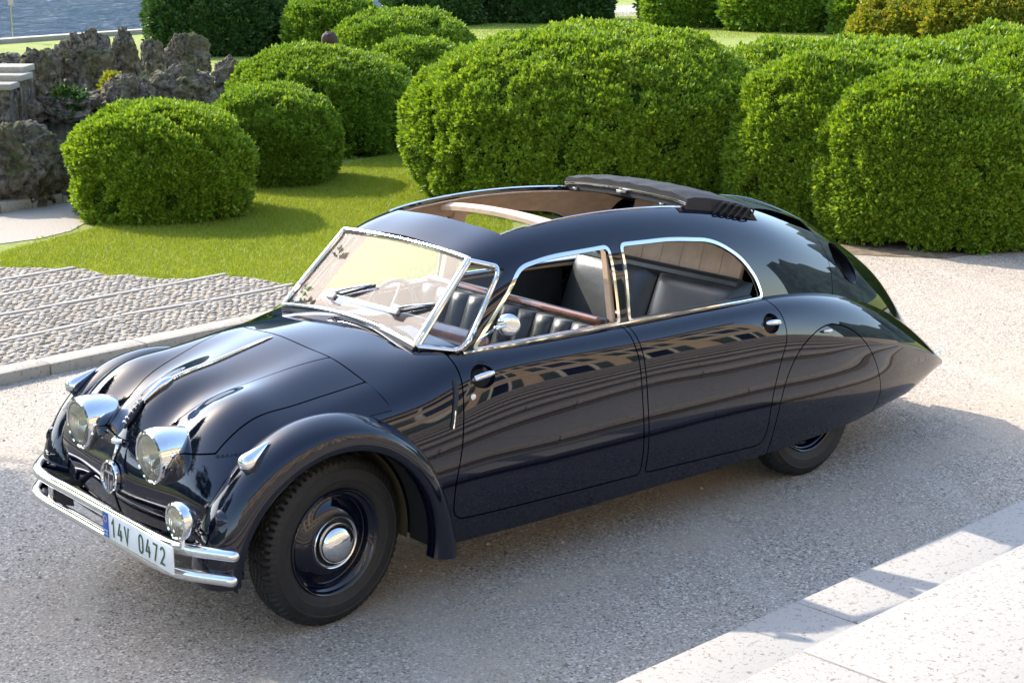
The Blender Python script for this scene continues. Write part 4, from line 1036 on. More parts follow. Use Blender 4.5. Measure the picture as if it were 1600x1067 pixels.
# loose stones on the driveway
n_ = 16000; cxy = np.stack([RNG.uniform(-3, 9.5, n_), RNG.uniform(-2.0, 4.0, n_)], 1); cxy = cxy[sdf([tuple(k0 - kd * 30), tuple(k1 + kd * 12), (60, -3), (60, -1.75), (-9, -2.55)], cxy[:, 0], cxy[:, 1]) < 0]; n_ = len(cxy)
keep = fbm(np.concatenate([cxy * .9, np.zeros((n_, 1))], 1), 3) + RNG.uniform(-.6, .6, n_) > -.1; cxy = cxy[keep]; n_ = len(cxy)
oc = np.array([(1, 0, 0), (0, 1, 0), (-1, 0, 0), (0, -1, 0), (0, 0, .8), (0, 0, -.3)]); of = np.array([(0, 1, 4), (1, 2, 4), (2, 3, 4), (3, 0, 4)])
a_ = RNG.uniform(0, 6.28, n_); sz_ = RNG.gamma(3, .0014, n_).clip(.002, .013); jit = RNG.uniform(.6, 1.3, (n_, 6, 1)); Vs = oc[None] * jit * sz_[:, None, None]
Vs = np.stack([Vs[..., 0] * np.cos(a_)[:, None] - Vs[..., 1] * np.sin(a_)[:, None], Vs[..., 0] * np.sin(a_)[:, None] + Vs[..., 1] * np.cos(a_)[:, None], Vs[..., 2]], -1) + np.concatenate([cxy, np.full((n_, 1), .001)], 1)[:, None, :]
tag(obj('loose_gravel', fast_mesh('loose_gravel', Vs.reshape(-1, 3), (of[None] + 6 * np.arange(n_)[:, None, None]).reshape(-1, 3), False), MAT['cobble']), 'loose grit scattered over the driveway', 'gravel', kind='stuff')
# ------------------------------------------------------------------ cobbled path
cob_poly = [tuple(k0 - kd * 5 + kn * .19), tuple(k1 + kn * .19)] + [tuple(G(u, v)[:2]) for u, v in ((470, 452), (440, 444), (405, 436), (355, 432), (300, 436), (250, 437), (205, 430), (170, 431), (130, 420), (100, 421), (60, 419), (0, 419))] + [tuple(G(0, 419)[:2] + np.array((-4, 2.2)))]
cp = sheet('cobbled_path', cob_poly, GZ + .005, MAT['bedding'])
lines = [[(0, 535), (135, 506), (236, 486), (337, 470), (459, 446)], [(0, 494), (135, 472), (253, 449), (354, 430)], [(0, 464), (101, 445), (169, 433)], [(0, 440), (118, 420)], [(-60, 418), (15, 409)]]
edge_pts = []
for ln in lines:
    pts = np.array([G(u, v)[:2] for u, v in ln]); d0 = (pts[0] - pts[1]) / np.linalg.norm(pts[0] - pts[1]); pts = np.vstack([pts[0] + d0 * 3.5, pts])
    s_ = np.concatenate([[0], np.cumsum(np.linalg.norm(np.diff(pts, axis=0), axis=1))]); a0 = 0
    while a0 < s_[-1] - .15:
        L = min(random.uniform(.55, 1.1), s_[-1] - a0); b0 = a0 + L
        A = np.array([np.interp(a0, s_, pts[:, 0]), np.interp(a0, s_, pts[:, 1])]); B = np.array([np.interp(b0, s_, pts[:, 0]), np.interp(b0, s_, pts[:, 1])])
        d = B - A; M_ = (A + B) / 2
        o = MB().box((0, 0, 0), (np.linalg.norm(d) - .01, .050, .10), bev=.010).build('edging_stone', MAT['edging'], cp)
        o.location = (M_[0], M_[1], GZ - .030 + random.uniform(-.003, .003)); o.rotation_euler = (0, 0, math.atan2(d[1], d[0])); a0 = b0
    edge_pts.append(pts)
def pebble(seed):
    r = np.random.default_rng(seed); V = []; n = 8
    for k, (h, q) in enumerate(((-.25, .75), (.0, 1.0), (.32, .84), (.52, .45))):
        for i in range(n):
            a = i * 2 * math.pi / n + .2 * k; f = q * (1 + r.uniform(-.12, .12)); V.append((f * math.cos(a), f * math.sin(a), h + r.uniform(-.03, .03)))
    V.append((0, 0, .58)); F = [[k * n + i, k * n + (i + 1) % n, (k + 1) * n + (i + 1) % n, (k + 1) * n + i] for k in range(3) for i in range(n)] + [[24 + i, 24 + (i + 1) % n, 32] for i in range(n)]
    return np.array(V), F
PEB = [pebble(k) for k in range(7)]; PEBM = []
for V, F in PEB:
    me = fast_mesh('cobble', V, F, True); me.materials.append(MAT['cobble']); PEBM.append(me)
cx = np.array([p[0] for p in cob_poly]); cy = np.array([p[1] for p in cob_poly])
gx, gy = np.meshgrid(np.arange(cx.min(), cx.max(), .066), np.arange(cy.min(), cy.max(), .050))
gx = gx + (np.arange(gx.shape[0])[:, None] % 2) * .033 + RNG.uniform(-.016, .016, gx.shape); gy = gy + RNG.uniform(-.012, .012, gy.shape)
ok = sdf(cob_poly, gx, gy) < -.03
for pts in edge_pts:
    for A, B in zip(pts[:-1], pts[1:]):
        e = B - A; t_ = np.clip(((gx - A[0]) * e[0] + (gy - A[1]) * e[1]) / (e @ e), 0, 1); ok &= np.hypot(gx - A[0] - t_ * e[0], gy - A[1] - t_ * e[1]) > .055
pos = np.stack([gx[ok], gy[ok]], 1)
rel = np.concatenate([pos, np.full((len(pos), 1), GZ)], 1) - CAM_POS; dep = rel @ cd
uu = 800 + FPX * (rel @ cr) / dep; vv = 533.5 - FPX * (rel @ cu) / dep
vis = (uu > 0) & (uu < 470); order = np.argsort(np.where(vis, dep, dep + 1000)); pos = pos[order]; vis = vis[order]
mbc = MB()
for k, (x_, y_) in enumerate(pos):
    sx, sy, sz = random.uniform(.020, .040), random.uniform(.016, .030), random.uniform(.014, .028); a = random.gauss(0, .5)
    if k < 300 and vis[k]:
        o = link(bpy.data.objects.new('cobble', PEBM[k % 7]), cp); o.location = (x_, y_, GZ + .006); o.scale = (sx, sy, sz); o.rotation_euler = (random.gauss(0, .08), random.gauss(0, .08), a)
    else:
        V, F = PEB[k % 7]; mbc.add((V * [sx, sy, sz]) @ rot_z(a).T + np.array((x_, y_, GZ + .006)), F)
o = obj('cobbles', fast_mesh('cobbles', np.concatenate(mbc.v), mbc.f, True), MAT['cobble'], cp); tag(o, kind='stuff')
# ------------------------------------------------------------------ stone staircase rising towards the house
e0 = at(975, 1067, z=.14)[:2]; e1 = at(1600, 785, z=.14)[:2]; ed = (e1 - e0) / np.linalg.norm(e1 - e0); en = np.array((ed[1], -ed[0]))
stair = empty('stone_staircase', (e0[0], e0[1], 0)); tag(stair, 'wide pale granite staircase with worn treads rising beside the driveway', 'staircase')
NST, TR, RI = 10, .50, .14; rz = math.atan2(ed[1], ed[0])
for k in range(NST):
    a0 = -9 - random.uniform(0, 1.2); off_ = k * TR + (.6 if k > 1 else 0)
    while a0 < 12:
        L = random.uniform(1.25, 1.9)
        if k == 0 and a0 < 1.05 < a0 + L: L = max(.5, 1.12 - a0)
        dpt = 1.6 if k == NST - 1 else (TR + .70 if k == 1 else TR + .10)
        c2 = ed * (a0 + L / 2) + en * (off_ + dpt / 2 - .03)
        o = MB().box((0, 0, 0), (L - .006, dpt, .075), bev=.010).build('tread_slab', MAT['step'], stair)
        o.location = (c2[0], c2[1], RI * (k + 1) - .0375 + random.uniform(-.002, .002)); o.rotation_euler = (0, 0, rz)
        c3 = ed * (a0 + L / 2) + en * (off_ + .10)
        o = MB().box((0, 0, 0), (L - .004, .20, RI - .075 + .012), bev=.004).build('riser_stone', MAT['riser'], stair)
        o.location = (c3[0], c3[1], RI * k + (RI - .075) / 2); o.rotation_euler = (0, 0, rz); a0 += L
tz = RI * NST
p = [e0 + ed * -60 + en * (NST * TR + 1.55), e0 + ed * 60 + en * (NST * TR + 1.55), e0 + ed * 60 + en * 40, e0 + ed * -60 + en * 40]
sheet('terrace', p, tz - .004, MAT['path'])
mb = MB(); 
for s_ in (-1, 1):
    a = e0 + ed * (-9.4 if s_ < 0 else 13.2); b = e0 + ed * (-60 if s_ < 0 else 60)
    q = [a + en * (NST * TR + 1.5), b + en * (NST * TR + 1.5), b + en * (NST * TR + 1.9), a + en * (NST * TR + 1.9)]
    o = MB().prism([tuple(x) for x in q], -.2, tz + .02, (0, 0, 0), (1, 0, 0), (0, 1, 0), (0, 0, 1)).build('terrace_wall', MAT['kerb'], None, False)
    tag(o, 'pale stone retaining wall of the terrace ' + ('on the tail side of the staircase' if s_ > 0 else 'on the headlight side of the staircase'), 'wall')

# ------------------------------------------------------------------ foliage
def leaf_sprigs(P, A, scale, n_leaf=6, L=1.0):
    """sprigs at P growing along A; every leaf is a folded diamond"""
    m_ = len(P); A = A / np.linalg.norm(A, axis=1)[:, None]
    ref = RNG.normal(size=(m_, 3)); B = np.cross(A, ref); B /= np.linalg.norm(B, axis=1)[:, None] + 1e-9; C_ = np.cross(A, B)
    out = []
    for k in range(n_leaf):
        t = k / max(1, n_leaf - 1); an = 2.4 * k + RNG.uniform(0, .6, m_); el = 1.05 - .65 * t
        R_ = B * np.cos(an)[:, None] + C_ * np.sin(an)[:, None]
        D = A * math.cos(el) + R_ * math.sin(el); S = np.cross(D, A) ; S /= np.linalg.norm(S, axis=1)[:, None] + 1e-9
        o = P + A * (scale * (t * .9 - .35))[:, None]; l = (scale * RNG.uniform(.75, 1.15, m_))[:, None]; w_ = l * .30; nrm_ = np.cross(S, D)
        out.append(np.stack([o, o + D * l * .5 + S * w_ - nrm_ * w_ * .25, o + D * l, o + D * l * .5 - S * w_ - nrm_ * w_ * .25], 1))
    V = np.concatenate(out).reshape(-1, 3); return V, np.arange(len(V)).reshape(-1, 4)
def dome(Dv, r, h, pw, seed, ry=None):
    """surface point and outward normal of a clipped dome for unit directions Dv"""
    z0 = .42 * h; ax = np.array([r, ry or r, 1.0]); up = Dv[:, 2] > 0
    az = np.where(up, h - z0, z0 * 1.75); q = np.abs(Dv) ** pw
    k = (q.sum(1)) ** (-1 / pw); P = Dv * k[:, None]
    nn = np.sign(Dv) * np.abs(P) ** (pw - 1) / np.stack([np.full(len(Dv), ax[0]), np.full(len(Dv), ax[1]), az], 1); nn /= np.linalg.norm(nn, axis=1)[:, None] + 1e-9
    f = 1 + .060 * fbm(Dv * 2.0 + seed, 2) + .035 * fbm(Dv * 5.5 + seed * 2, 3)
    P = P * f[:, None] * np.stack([np.full(len(Dv), ax[0]), np.full(len(Dv), ax[1]), az], 1); P[:, 2] += z0
    return P, nn
def bush(name, label, uL, uR, vT, vB, mat, spr, n, pw=2.5, cat='bush', group=None, depth=1.0, seed=0, base=GZ, shag=1.0):
    uc = (uL + uR) / 2; fr = at(uc, vB, z=base); dirv = np.array([fr[0] - CAM_POS[0], fr[1] - CAM_POS[1], 0]); dirv /= np.linalg.norm(dirv)
    r = (uR - uL) / 2 * np.dot(fr - CAM_POS, cd) / FPX
    for _ in range(4):
        c = fr + dirv * r * depth * .86; r = (uR - uL) / 2 * np.dot(c + np.array((0, 0, .5)) - CAM_POS, cd) / FPX / 1.03
    D_ = np.hypot(c[0] - CAM_POS[0], c[1] - CAM_POS[1]); a = ray(uc, vT); z = CAM_POS[2] + D_ / np.hypot(a[0], a[1]) * a[2]; h = max(.5, z - base) / 1.03
    root = empty(name, (c[0], c[1], base), math.atan2(dirv[1], dirv[0]))      # local x = away from the viewer
    tag(root, label, cat, group)
    rx, ry = r * depth, r
    # core
    nu, nv = 48, 26; ph = np.linspace(0, 2 * math.pi, nu, endpoint=False); tt = np.linspace(-.42, math.pi / 2, nv)
    Dv = np.array([(math.cos(t) * math.cos(p), math.cos(t) * math.sin(p), math.sin(t)) for t in tt for p in ph])
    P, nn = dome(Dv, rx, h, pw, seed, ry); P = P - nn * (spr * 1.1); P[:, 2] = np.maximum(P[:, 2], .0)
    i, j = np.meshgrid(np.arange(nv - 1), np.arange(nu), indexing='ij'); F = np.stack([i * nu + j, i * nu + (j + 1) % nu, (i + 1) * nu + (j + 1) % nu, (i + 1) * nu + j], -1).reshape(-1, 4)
    obj('opaque_core', fast_mesh('opaque_core', P, F, True), MAT['core'], root)  # solid dark shell added behind the leaves for opacity
    # leaves
    Dv = RNG.normal(size=(int(n * 1.5), 3)); Dv /= np.linalg.norm(Dv, axis=1)[:, None]
    P, nn = dome(Dv, rx, h, pw, seed, ry); keep = (P[:, 2] > .03) & ((nn[:, 0] < .45) | (RNG.random(len(P)) < .35))
    P, nn, Dv = P[keep][:n], nn[keep][:n], Dv[keep][:n]
    clump = fbm(P / (spr * 5) + seed, 2)
    hole = clump < -.62
    P = P + nn * (spr * (.55 * clump - .25 - 1.2 * hole) + RNG.normal(0, spr * .35, len(P)))[:, None]
    A = nn * .9 + np.array((0, 0, .45)) + RNG.normal(0, .42 * shag, P.shape)
    sc = spr * RNG.uniform(.75, 1.3, len(P)) * (1 + .25 * clump)
    V, F = leaf_sprigs(P, A, sc)
    obj('crown', fast_mesh('crown', V, F, False), mat, root)
    me = MB().tube([(0, 0, -.05), (0, 0, h * .35), (.03, .02, h * .6)], [.06, .05, .03], 8).build('trunk', MAT['bark'], root)
    return root, c, r, h
TG = 'clipped garden bushes'
bush('topiary_bush', 'wide clipped bush right behind the car roof, in front of the lawn', 626, 1236, 36, 338, MAT['leaf_box'], .045, 42000, 2.08, group=TG, depth=.85, seed=1.7)
bush('topiary_bush', 'rounded clipped bush nearest the pale gravel path and pond rocks', 118, 400, 160, 352, MAT['leaf_box'], .046, 26000, 2.3, group=TG, seed=5.1)
bush('topiary_bush', 'smooth clipped bush tucked against the bush beside the pond path', 322, 532, 136, 294, MAT['leaf_fine'], .041, 20000, 2.4, group=TG, seed=9.3)
bush('topiary_bush', 'large smooth domed bush in front of the person\'s head', 362, 648, 74, 247, MAT['leaf_fine'], .048, 26000, 2.4, group=TG, seed=13.9)
bush('topiary_bush', 'small domed bush overlapped by the large smooth domed bush', 575, 724, 62, 178, MAT['leaf_fine'], .060, 9000, 2.4, group=TG, seed=17.1)
bush('topiary_bush', 'domed bush standing on the lawn edge behind the small domed bush', 527, 738, 19, 112, MAT['leaf_fine'], .072, 12000, 2.4, group=TG, seed=21.7)
bush('topiary_bush', 'round bush just behind the person\'s head', 447, 594, -6, 92, MAT['leaf_fine'], .095, 6000, 2.4, group=TG, seed=25.2)
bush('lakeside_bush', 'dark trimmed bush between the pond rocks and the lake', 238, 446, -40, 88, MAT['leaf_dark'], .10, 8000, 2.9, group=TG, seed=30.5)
HG = 'bushes of the dense right-hand hedge'
bush('hedge_bush', 'hedge bush touching the wide clipped bush, above the car tail', 1130, 1460, 80, 366, MAT['leaf_box'], .047, 27000, 2.3, 'hedge', HG, .8, 33.3, base=.01)
bush('hedge_bush', 'lowest hedge bush, rooted in bare soil beside the driveway', 1270, 1640, 104, 392, MAT['leaf_box'], .047, 32000, 2.2, 'hedge', HG, .75, 37.7, base=.01)
bush('hedge_bush', 'hedge bush at the end of the bare soil strip along the driveway', 1470, 1880, 64, 382, MAT['leaf_box'], .050, 26000, 2.6, 'hedge', HG, .8, 41.1, base=.01)
bush('hedge_bush', 'tall rear hedge bush closing the gap above the car tail', 1095, 1560, 62, 300, MAT['leaf_box'], .056, 20000, 3.6, 'hedge', HG, .7, 44.6)
bush('hedge_bush', 'tall rear hedge bush in front of the orange tinted bush', 1400, 1830, 46, 300, MAT['leaf_box'], .056, 18000, 3.0, 'hedge', HG, .7, 46.6)
bush('golden_bush', 'yellow green bush with a ragged outline behind the hedge', 1328, 1500, -8, 96, MAT['leaf_gold'], .10, 7000, 2.3, group='loose bushes behind the hedge', seed=48.1, shag=1.6)
bush('golden_bush', 'bush with orange tinted shoots behind the hedge', 1430, 1720, -55, 105, MAT['leaf_gold'], .10, 9000, 2.3, group='loose bushes behind the hedge', seed=52.9, shag=1.8)
BG = 'trimmed bushes at the back of the lawn'
for uL, uR, vT, vB, sd, lb in ((605, 756, -60, 41, 56.1, 'dark trimmed block at the far side of the lawn, nearest the lake'), (748, 952, -70, 37, 60.2, 'long dark trimmed block ending at the pink gravel path'),
                               (1002, 1140, -60, 44, 64.3, 'rounded bush at the back of the lawn beside the pink gravel path'), (1132, 1304, -70, 51, 68.9, 'middle rounded bush at the back of the lawn'), (1298, 1372, -30, 56, 72.4, 'narrow rounded bush at the back of the lawn beside the golden bush')):
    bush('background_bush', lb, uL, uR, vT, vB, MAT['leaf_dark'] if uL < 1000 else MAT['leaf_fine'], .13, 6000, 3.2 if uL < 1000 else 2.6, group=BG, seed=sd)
bush('background_bush', 'dark bush in the gap between the lakeside bush and the round bush', 392, 486, -60, 66, MAT['leaf_dark'], .13, 3500, 2.6, group=BG, seed=76.6)
# soil under the big bush and hedge
sheet('soil_bed', [(5.6, 5.3)] + [tuple(at(u, v, z=0)[:2]) for u, v in ((1150, 372), (1240, 380), (1330, 398), (1400, 402), (1480, 404), (1560, 392), (1640, 372), (1800, 360))] + [(17, 4.5), (9, 6)], .004, MAT['soil'])
sheet('gravel_path', [tuple(G(u, v)[:2]) for u, v in ((940, 27), (1010, 25), (1010, 8), (940, 10))], GZ + .004, MAT['path'])
# grass blades
path_poly = [tuple(G(u, v)[:2]) for u, v in ((-60, 340), (140, 310), (150, 340), (110, 362), (60, 374), (0, 382), (-60, 390))]
def grass(poly_px, n, hmin, hmax, wd):
    poly = [tuple(G(u, v)[:2]) for u, v in poly_px]; p = np.array(poly); lo, hi = p.min(0), p.max(0)
    Q = RNG.uniform(lo, hi, (n * 4, 2)); ins = (sdf(poly, Q[:, 0], Q[:, 1]) < 0) & (sdf(cob_poly, Q[:, 0], Q[:, 1]) > RNG.uniform(-.05, .03, len(Q))) & (sdf(path_poly, Q[:, 0], Q[:, 1]) > RNG.uniform(-.08, .03, len(Q))); Q = Q[ins][:n]; n = len(Q)
    a = RNG.uniform(0, 2 * math.pi, n); h = RNG.uniform(hmin, hmax, n); d = np.stack([np.cos(a), np.sin(a), 0 * a], 1); b = np.concatenate([Q, np.full((n, 1), GZ - .003)], 1)
    tip = b + np.stack([RNG.normal(0, .5, n) * h, RNG.normal(0, .5, n) * h, h], 1)
    return np.stack([b - d * wd, b + d * wd, tip], 1).reshape(-1, 3)
Vg = np.concatenate([grass([(0, 425), (470, 455), (800, 430), (800, 300), (640, 235), (520, 262), (0, 395)], 190000, .018, .045, .0035), grass([(-10, 410), (140, 350), (420, 285), (640, 230), (640, 150), (700, 60), (1340, 60), (1340, 20), (700, 20), (440, 120)], 70000, .02, .05, .009)])
tag(obj('lawn_grass', fast_mesh('lawn_grass', Vg, np.arange(len(Vg)).reshape(-1, 3), False), MAT['grass']), 'short mown grass blades of the sunlit lawn', 'grass', kind='stuff')

# ------------------------------------------------------------------ pond rocks
def rock(label, uL, uR, vT, vB, seed, depth=.8, base=GZ - .1, pw=2.6, lift=0, name='rock'):
    uc = (uL + uR) / 2; fr = at(uc, vB, z=GZ); dirv = np.array([fr[0] - CAM_POS[0], fr[1] - CAM_POS[1], 0]); dirv /= np.linalg.norm(dirv)
    r = (uR - uL) / 2 * np.dot(fr - CAM_POS, cd) / FPX; c = fr + dirv * r * depth
    D_ = np.hypot(c[0] - CAM_POS[0], c[1] - CAM_POS[1]); a = ray(uc, vT); h = CAM_POS[2] + D_ / np.hypot(a[0], a[1]) * a[2] - base
    nu, nv = 110, 64; ph = np.linspace(0, 2 * math.pi, nu, endpoint=False); tt = np.linspace(-.7, math.pi / 2, nv)
    p_, t_ = np.meshgrid(ph, tt); Dv = np.stack([np.cos(t_) * np.cos(p_), np.cos(t_) * np.sin(p_), np.sin(t_)], -1).reshape(-1, 3)
    k = (np.abs(Dv) ** pw).sum(1) ** (-1 / pw); P = Dv * k[:, None]
    N1 = fbm(Dv * 1.6 + seed, 3); N2 = 1 - 2 * np.abs(fbm(Dv * 3.6 + seed * 1.7, 4)); N3 = fbm(Dv * 13 + seed, 3)
    f = .90 + .26 * N1 + .10 * N2 + .045 * N3
    P = P * f[:, None] * [r * depth, r, h * .58]; P[:, 2] += h * .40
    i, j = np.meshgrid(np.arange(nv - 1), np.arange(nu), indexing='ij'); F = np.stack([i * nu + j, i * nu + (j + 1) % nu, (i + 1) * nu + (j + 1) % nu, (i + 1) * nu + j], -1).reshape(-1, 4)
    o = obj(name, fast_mesh(name, P, F, True), MAT['rock']); o.location = (c[0], c[1], base + lift); o.rotation_euler = (0, 0, math.atan2(dirv[1], dirv[0]))
    tag(o, label, 'rock', 'rough rocks round the pond'); return o
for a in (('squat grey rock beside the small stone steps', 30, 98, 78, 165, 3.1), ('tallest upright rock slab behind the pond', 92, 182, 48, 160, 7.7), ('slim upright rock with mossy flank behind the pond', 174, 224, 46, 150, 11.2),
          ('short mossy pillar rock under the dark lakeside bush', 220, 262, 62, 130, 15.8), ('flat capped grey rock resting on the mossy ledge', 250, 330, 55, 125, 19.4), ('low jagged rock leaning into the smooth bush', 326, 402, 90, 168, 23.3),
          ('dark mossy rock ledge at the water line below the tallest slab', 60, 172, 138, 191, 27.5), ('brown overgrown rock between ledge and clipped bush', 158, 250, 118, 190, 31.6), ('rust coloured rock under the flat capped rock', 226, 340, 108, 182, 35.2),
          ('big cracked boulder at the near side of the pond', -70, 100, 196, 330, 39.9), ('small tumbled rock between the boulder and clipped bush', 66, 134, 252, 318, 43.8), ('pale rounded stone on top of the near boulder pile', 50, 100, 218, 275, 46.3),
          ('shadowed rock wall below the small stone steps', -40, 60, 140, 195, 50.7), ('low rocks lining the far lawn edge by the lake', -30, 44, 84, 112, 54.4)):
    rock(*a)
for uL, uR, vT, vB, mt, lb in ((166, 214, 118, 184, 'leaf_gold', 'rusty leaved plant growing out of the pond rocks'), (212, 262, 126, 178, 'leaf_dark', 'dark ivy tuft on the pond rocks under the flat capped rock'), (286, 330, 128, 172, 'leaf_fine', 'green fern tuft between the flat capped rock and smooth bush'), (92, 140, 150, 190, 'leaf_dark', 'ivy tuft hanging over the pond at the tallest slab')):
    bush('rock_plant', lb, uL, uR, vT, vB, MAT[mt], .075, 1100, 2.2, 'plant', 'plants growing on the pond rocks', 1, uL * .37, shag=2)
sheet('pond', [tuple(G(u, v)[:2]) for u, v in ((-60, 255), (150, 250), (260, 225), (250, 180), (120, 178), (-60, 185))], GZ + .006, MAT['pond'])
a_ = ray(20, 140); g0 = CAM_POS + a_ * 25 / np.hypot(a_[0], a_[1]); gs = empty('garden_steps', (g0[0], g0[1], GZ), math.atan2(cr[1], cr[0])); tag(gs, 'small pale stone steps climbing beside the squat pond rock', 'steps')
for k, (ur, D_, v_) in enumerate(((16, 25.0, 132), (34, 25.42, 118), (37, 25.84, 105))):
    a_ = ray(ur, v_); q = CAM_POS + a_ * D_ / np.hypot(a_[0], a_[1]); rel = q[:2] - g0[:2]; lx = rel @ cr[:2] / np.linalg.norm(cr[:2]); f2 = np.array((-cr[1], cr[0])); f2 /= np.linalg.norm(f2); ly = rel @ f2; top_ = q[2] - GZ
    MB().box((lx - .75, ly + .28, top_ - .045), (1.5, .60, .09), bev=.012).build('step_slab', MAT['kerb'], gs)
    MB().box((lx - .77, ly + .32, (top_ - .09) / 2 - .05), (1.46, .60, top_ - .09 + .1)).build('step_base', MAT['rock'], gs)
# pale path left of the lawn with its low kerb
a, b = G(-60, 341), G(135, 309); 
sheet('pond_path', path_poly, GZ + .006, MAT['path'])
d = (b - a)[:2]; L = np.linalg.norm(d); pk = empty('path_kerb', (a[0], a[1], GZ)); tag(pk, 'low stone kerb between the pond rocks and the pale path', 'kerb')
for k in range(4):
    o = MB().box((0, 0, 0), (L / 4 - .01, .22, .16), bev=.015).build('kerb_stone', MAT['kerb'], pk); q = d * (k + .5) / 4; o.location = (q[0], q[1], .03); o.rotation_euler = (0, 0, math.atan2(d[1], d[0]))
# thin marker post by the shore
p = G(20, 66); sp = empty('marker_post', p); tag(sp, 'thin metal post with small plate at the lake edge', 'post')
MB().tube([(0, 0, -.1), (0, 0, 1.75)], .022, 8).build('post', MAT['brushed'], sp)
MB().box((0, -.03, .98), (.26, .012, .20), rot_z(R(40)), .004).build('plate', simple('post_plate', (.55, .42, .36), .6), sp)

# ------------------------------------------------------------------ person half hidden among the bushes
a_ = ray(516, 50); D_ = 24.6; hp = CAM_POS + a_ * D_ / np.hypot(a_[0], a_[1]); SB = hp[2] - GZ - 1.29      # seated: crown 1.29 above the ground
yaw_ = math.atan2(a_[1], a_[0]); per = empty('person', (hp[0], hp[1], GZ), yaw_ - 1.2)
tag(per, 'brown haired person sitting behind the domed bushes, only the head showing', 'person')
bn = empty('garden_bench', (hp[0], hp[1], GZ), yaw_ - 1.2); tag(bn, 'wooden garden bench hidden behind the domed bushes, under the sitting person', 'bench')
for k in range(4): MB().box((-.12 + .12 * k, 0, .42 + SB), (.10, 1.5, .03), bev=.006).build('slat', MAT['bark'], bn)
for k in range(3): MB().box((-.24 - .015 * k, 0, .58 + SB + .12 * k), (.03, 1.5, .09), bev=.006).build('back_slat', MAT['bark'], bn)
for y_ in (-.62, .62):
    for x_ in (-.2, .2): MB().box((x_, y_, (.40 + SB) / 2), (.06, .06, .40 + SB), bev=.006).build('leg', MAT['bark'], bn)
def skin_mesh(name, verts, edges, radii, mat, parent, sub=2):
    me = bpy.data.meshes.new(name); me.from_pydata(verts, edges, []); o = bpy.data.objects.new(name, me); COL.objects.link(o)
    md = o.modifiers.new('s', 'SKIN'); 
    for q, (a, b) in zip(me.skin_vertices[0].data, radii): q.radius = (a, b)
    me.skin_vertices[0].data[0].use_root = True
    o.modifiers.new('d', 'SUBSURF').levels = sub
    bpy.context.view_layer.update(); m2 = bpy.data.meshes.new_from_object(o.evaluated_get(bpy.context.evaluated_depsgraph_get()))
    bpy.data.objects.remove(o); m2.polygons.foreach_set('use_smooth', np.full(len(m2.polygons), True)); return obj(name, m2, mat, parent)
V = [(-.02, 0, .52), (-.04, 0, .72), (-.03, 0, .92), (-.02, 0, 1.02), (0, 0, 1.09), (.01, 0, 1.17), (-.01, 0, 1.23),
     (.04, .10, .51), (.42, .11, .50), (.42, .11, .09), (.52, .12, .04), (.04, -.10, .51), (.42, -.11, .50), (.42, -.11, .09), (.52, -.12, .04),
     (-.03, .19, .95), (-.02, .23, .70), (.18, .18, .60), (.28, .16, .58), (-.03, -.19, .95), (-.02, -.23, .70), (.18, -.18, .60), (.28, -.16, .58)]
V = [(a, b, c_ + SB * min(1, c_ / .5)) for a, b, c_ in V]
E_ = [(0, 1), (1, 2), (2, 3), (3, 4), (4, 5), (5, 6), (0, 7), (7, 8), (8, 9), (9, 10), (0, 11), (11, 12), (12, 13), (13, 14), (2, 15), (15, 16), (16, 17), (17, 18), (2, 19), (19, 20), (20, 21), (21, 22)]
Rd = [(.12, .15), (.11, .14), (.12, .16), (.055, .055), (.07, .065), (.095, .078), (.07, .06), (.085, .085), (.058, .058), (.042, .042), (.035, .045), (.085, .085), (.058, .058), (.042, .042), (.035, .045), (.06, .06), (.045, .045), (.034, .034), (.028, .04), (.06, .06), (.045, .045), (.034, .034), (.028, .04)]
skin_mesh('body', V, E_, Rd, simple('skin_and_cloth', (.30, .20, .16), .7), per)
mb = MB(); th_, ph_ = np.meshgrid(np.linspace(0, math.pi * .62, 14), np.linspace(0, 2 * math.pi, 24, endpoint=False), indexing='ij')
Dh = np.stack([np.sin(th_) * np.cos(ph_), np.sin(th_) * np.sin(ph_), np.cos(th_)], -1).reshape(-1, 3); f = 1 + .12 * fbm(Dh * [3, 9, 3], 3)
Ph = Dh * f[:, None] * [.118, .100, .125] + np.array((-.012, 0, 1.172 + SB))
i, j = np.meshgrid(np.arange(13), np.arange(24), indexing='ij'); F = np.stack([i * 24 + j, i * 24 + (j + 1) % 24, (i + 1) * 24 + (j + 1) % 24, (i + 1) * 24 + j], -1).reshape(-1, 4)
obj('hair', fast_mesh('hair', Ph, F, True), simple('brown_hair', (.055, .030, .018), .75, 0, .5, 60, .6, 120, .006), per)

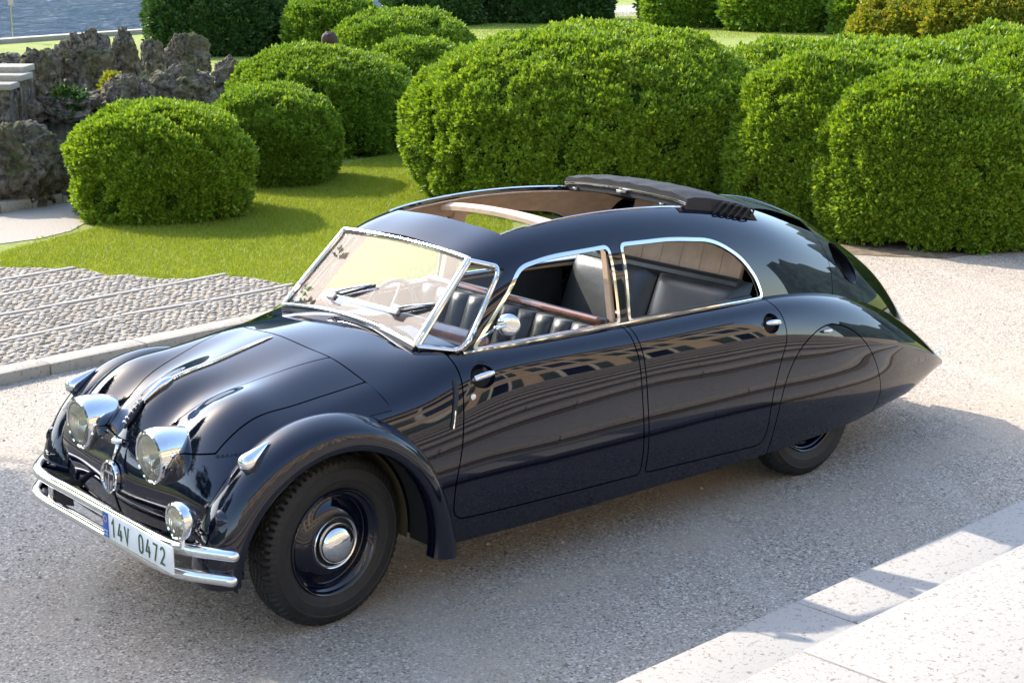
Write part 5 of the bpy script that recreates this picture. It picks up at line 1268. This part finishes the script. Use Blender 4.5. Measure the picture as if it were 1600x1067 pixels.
# ------------------------------------------------------------------ trees outside the picture (they shade the forecourt and mirror in the paint)
def tree(label, x_, y_, h, cr_, crz, n, seed, mat):
    r = np.random.default_rng(seed); root = empty('garden_tree', (x_, y_, GZ if y_ > 4 else 0)); tag(root, label, 'tree', 'tall garden trees')
    mb = MB(); mb.tube([(0, 0, -.2), (.05, .02, h * .3), (.0, .08, h * .62), (.05, .0, h * .9)], [.17, .14, .10, .03], 10)
    tips = []
    for k in range(11):
        z_ = h * r.uniform(.42, .85); a = r.uniform(0, 6.28); l = cr_ * r.uniform(.5, .9); e = np.array((math.cos(a) * l, math.sin(a) * l, z_ + r.uniform(.2, .9))); tips.append(e)
        mb.tube([(0, .05, z_ - .1), e * [.5, .5, 1] - np.array((0, 0, .25)), e], [.06, .04, .012], 7)
    mb.build('trunk', MAT['bark'], root)
    D_ = r.normal(size=(70, 3)); D_ /= np.linalg.norm(D_, axis=1)[:, None]; cl = D_ * (r.uniform(.35, 1, 70) ** .5)[:, None] * [cr_, cr_, crz] + np.array((0, 0, h * .74))
    P = (cl[r.integers(0, 70, n)] + r.normal(0, .33, (n, 3))); A = (P - np.array((0, 0, h * .6))) * .4 + r.normal(0, .8, (n, 3))
    V, F = leaf_sprigs(P, A, r.uniform(.09, .17, n), 5); obj('crown', fast_mesh('crown', V, F, False), mat, root)
tree('broad leafy tree on the lawn left of the cobbled path', -3.2, 9.2, 8.2, 1.35, .85, 9000, 3, MAT['leaf_fine'])
tree('leafy tree at the far left end of the kerb', -7.5, 7.5, 8.5, 2.2, 2.4, 6000, 4, MAT['leaf_fine'])
tree('leafy tree beyond the kerb facing the headlights', -13, 3.5, 9.5, 2.6, 2.8, 6000, 5, MAT['leaf_dark'])
# ------------------------------------------------------------------ villa behind the viewer (mirrors in the chrome and paint)
MAT['stucco'] = simple('ochre_stucco', (.60, .44, .27), .9, 0, .12, 2.5, .3, 60, .005)
MAT['trim'] = simple('villa_trim', (.66, .60, .50), .8, 0, .08, 5)
MAT['shutter'] = simple('green_shutter', (.05, .075, .05), .6, 0, .2, 12)
MAT['pane'] = simple('dark_pane', (.02, .024, .03), .06, 0, .2, 3)
MAT['roof_tile'] = simple('roof_tile', (.30, .14, .08), .9, 0, .3, 6, .5, 8, .05)
vo = e0 + en * 19; vil = empty('villa', (vo[0], vo[1], tz), rz); tag(vil, 'ochre stucco villa with shuttered windows above the terrace', 'house')
MB().box((2, -3, 5.6), (46, 6, 11.2)).build('wall', MAT['stucco'], vil, False)
MB().box((2, -2.9, 11.35), (47, 6.8, .5), bev=.08).build('cornice', MAT['trim'], vil)
for z_ in (3.9, 7.6): MB().box((2, .06, z_), (46, .16, .24), bev=.03).build('string_course', MAT['trim'], vil)
MB().prism([(-4.2, 0), (4.2, 0), (0, 2.6)], -23.5, 23.5, (2, -3, 11.6), (0, 1, 0), (0, 0, 1), (1, 0, 0)).build('roof', MAT['roof_tile'], vil, False)
for row, (z_, hh_) in enumerate(((1.9, 2.5), (5.7, 2.1), (9.2, 1.6))):
    for k in range(13):
        x_ = -18.4 + 3.4 * k
        wn = MB().box((x_, .05, z_), (1.45, .14, hh_ + .35), bev=.02).build('window', MAT['trim'], vil)
        MB().box((x_, .125, z_), (1.05, .02, hh_)).build('pane', MAT['pane'], wn)
        for s_ in (-1, 1): MB().box((x_ + s_ * 1.02, .08, z_), (.56, .06, hh_), bev=.01).build('shutter', MAT['shutter'], wn)
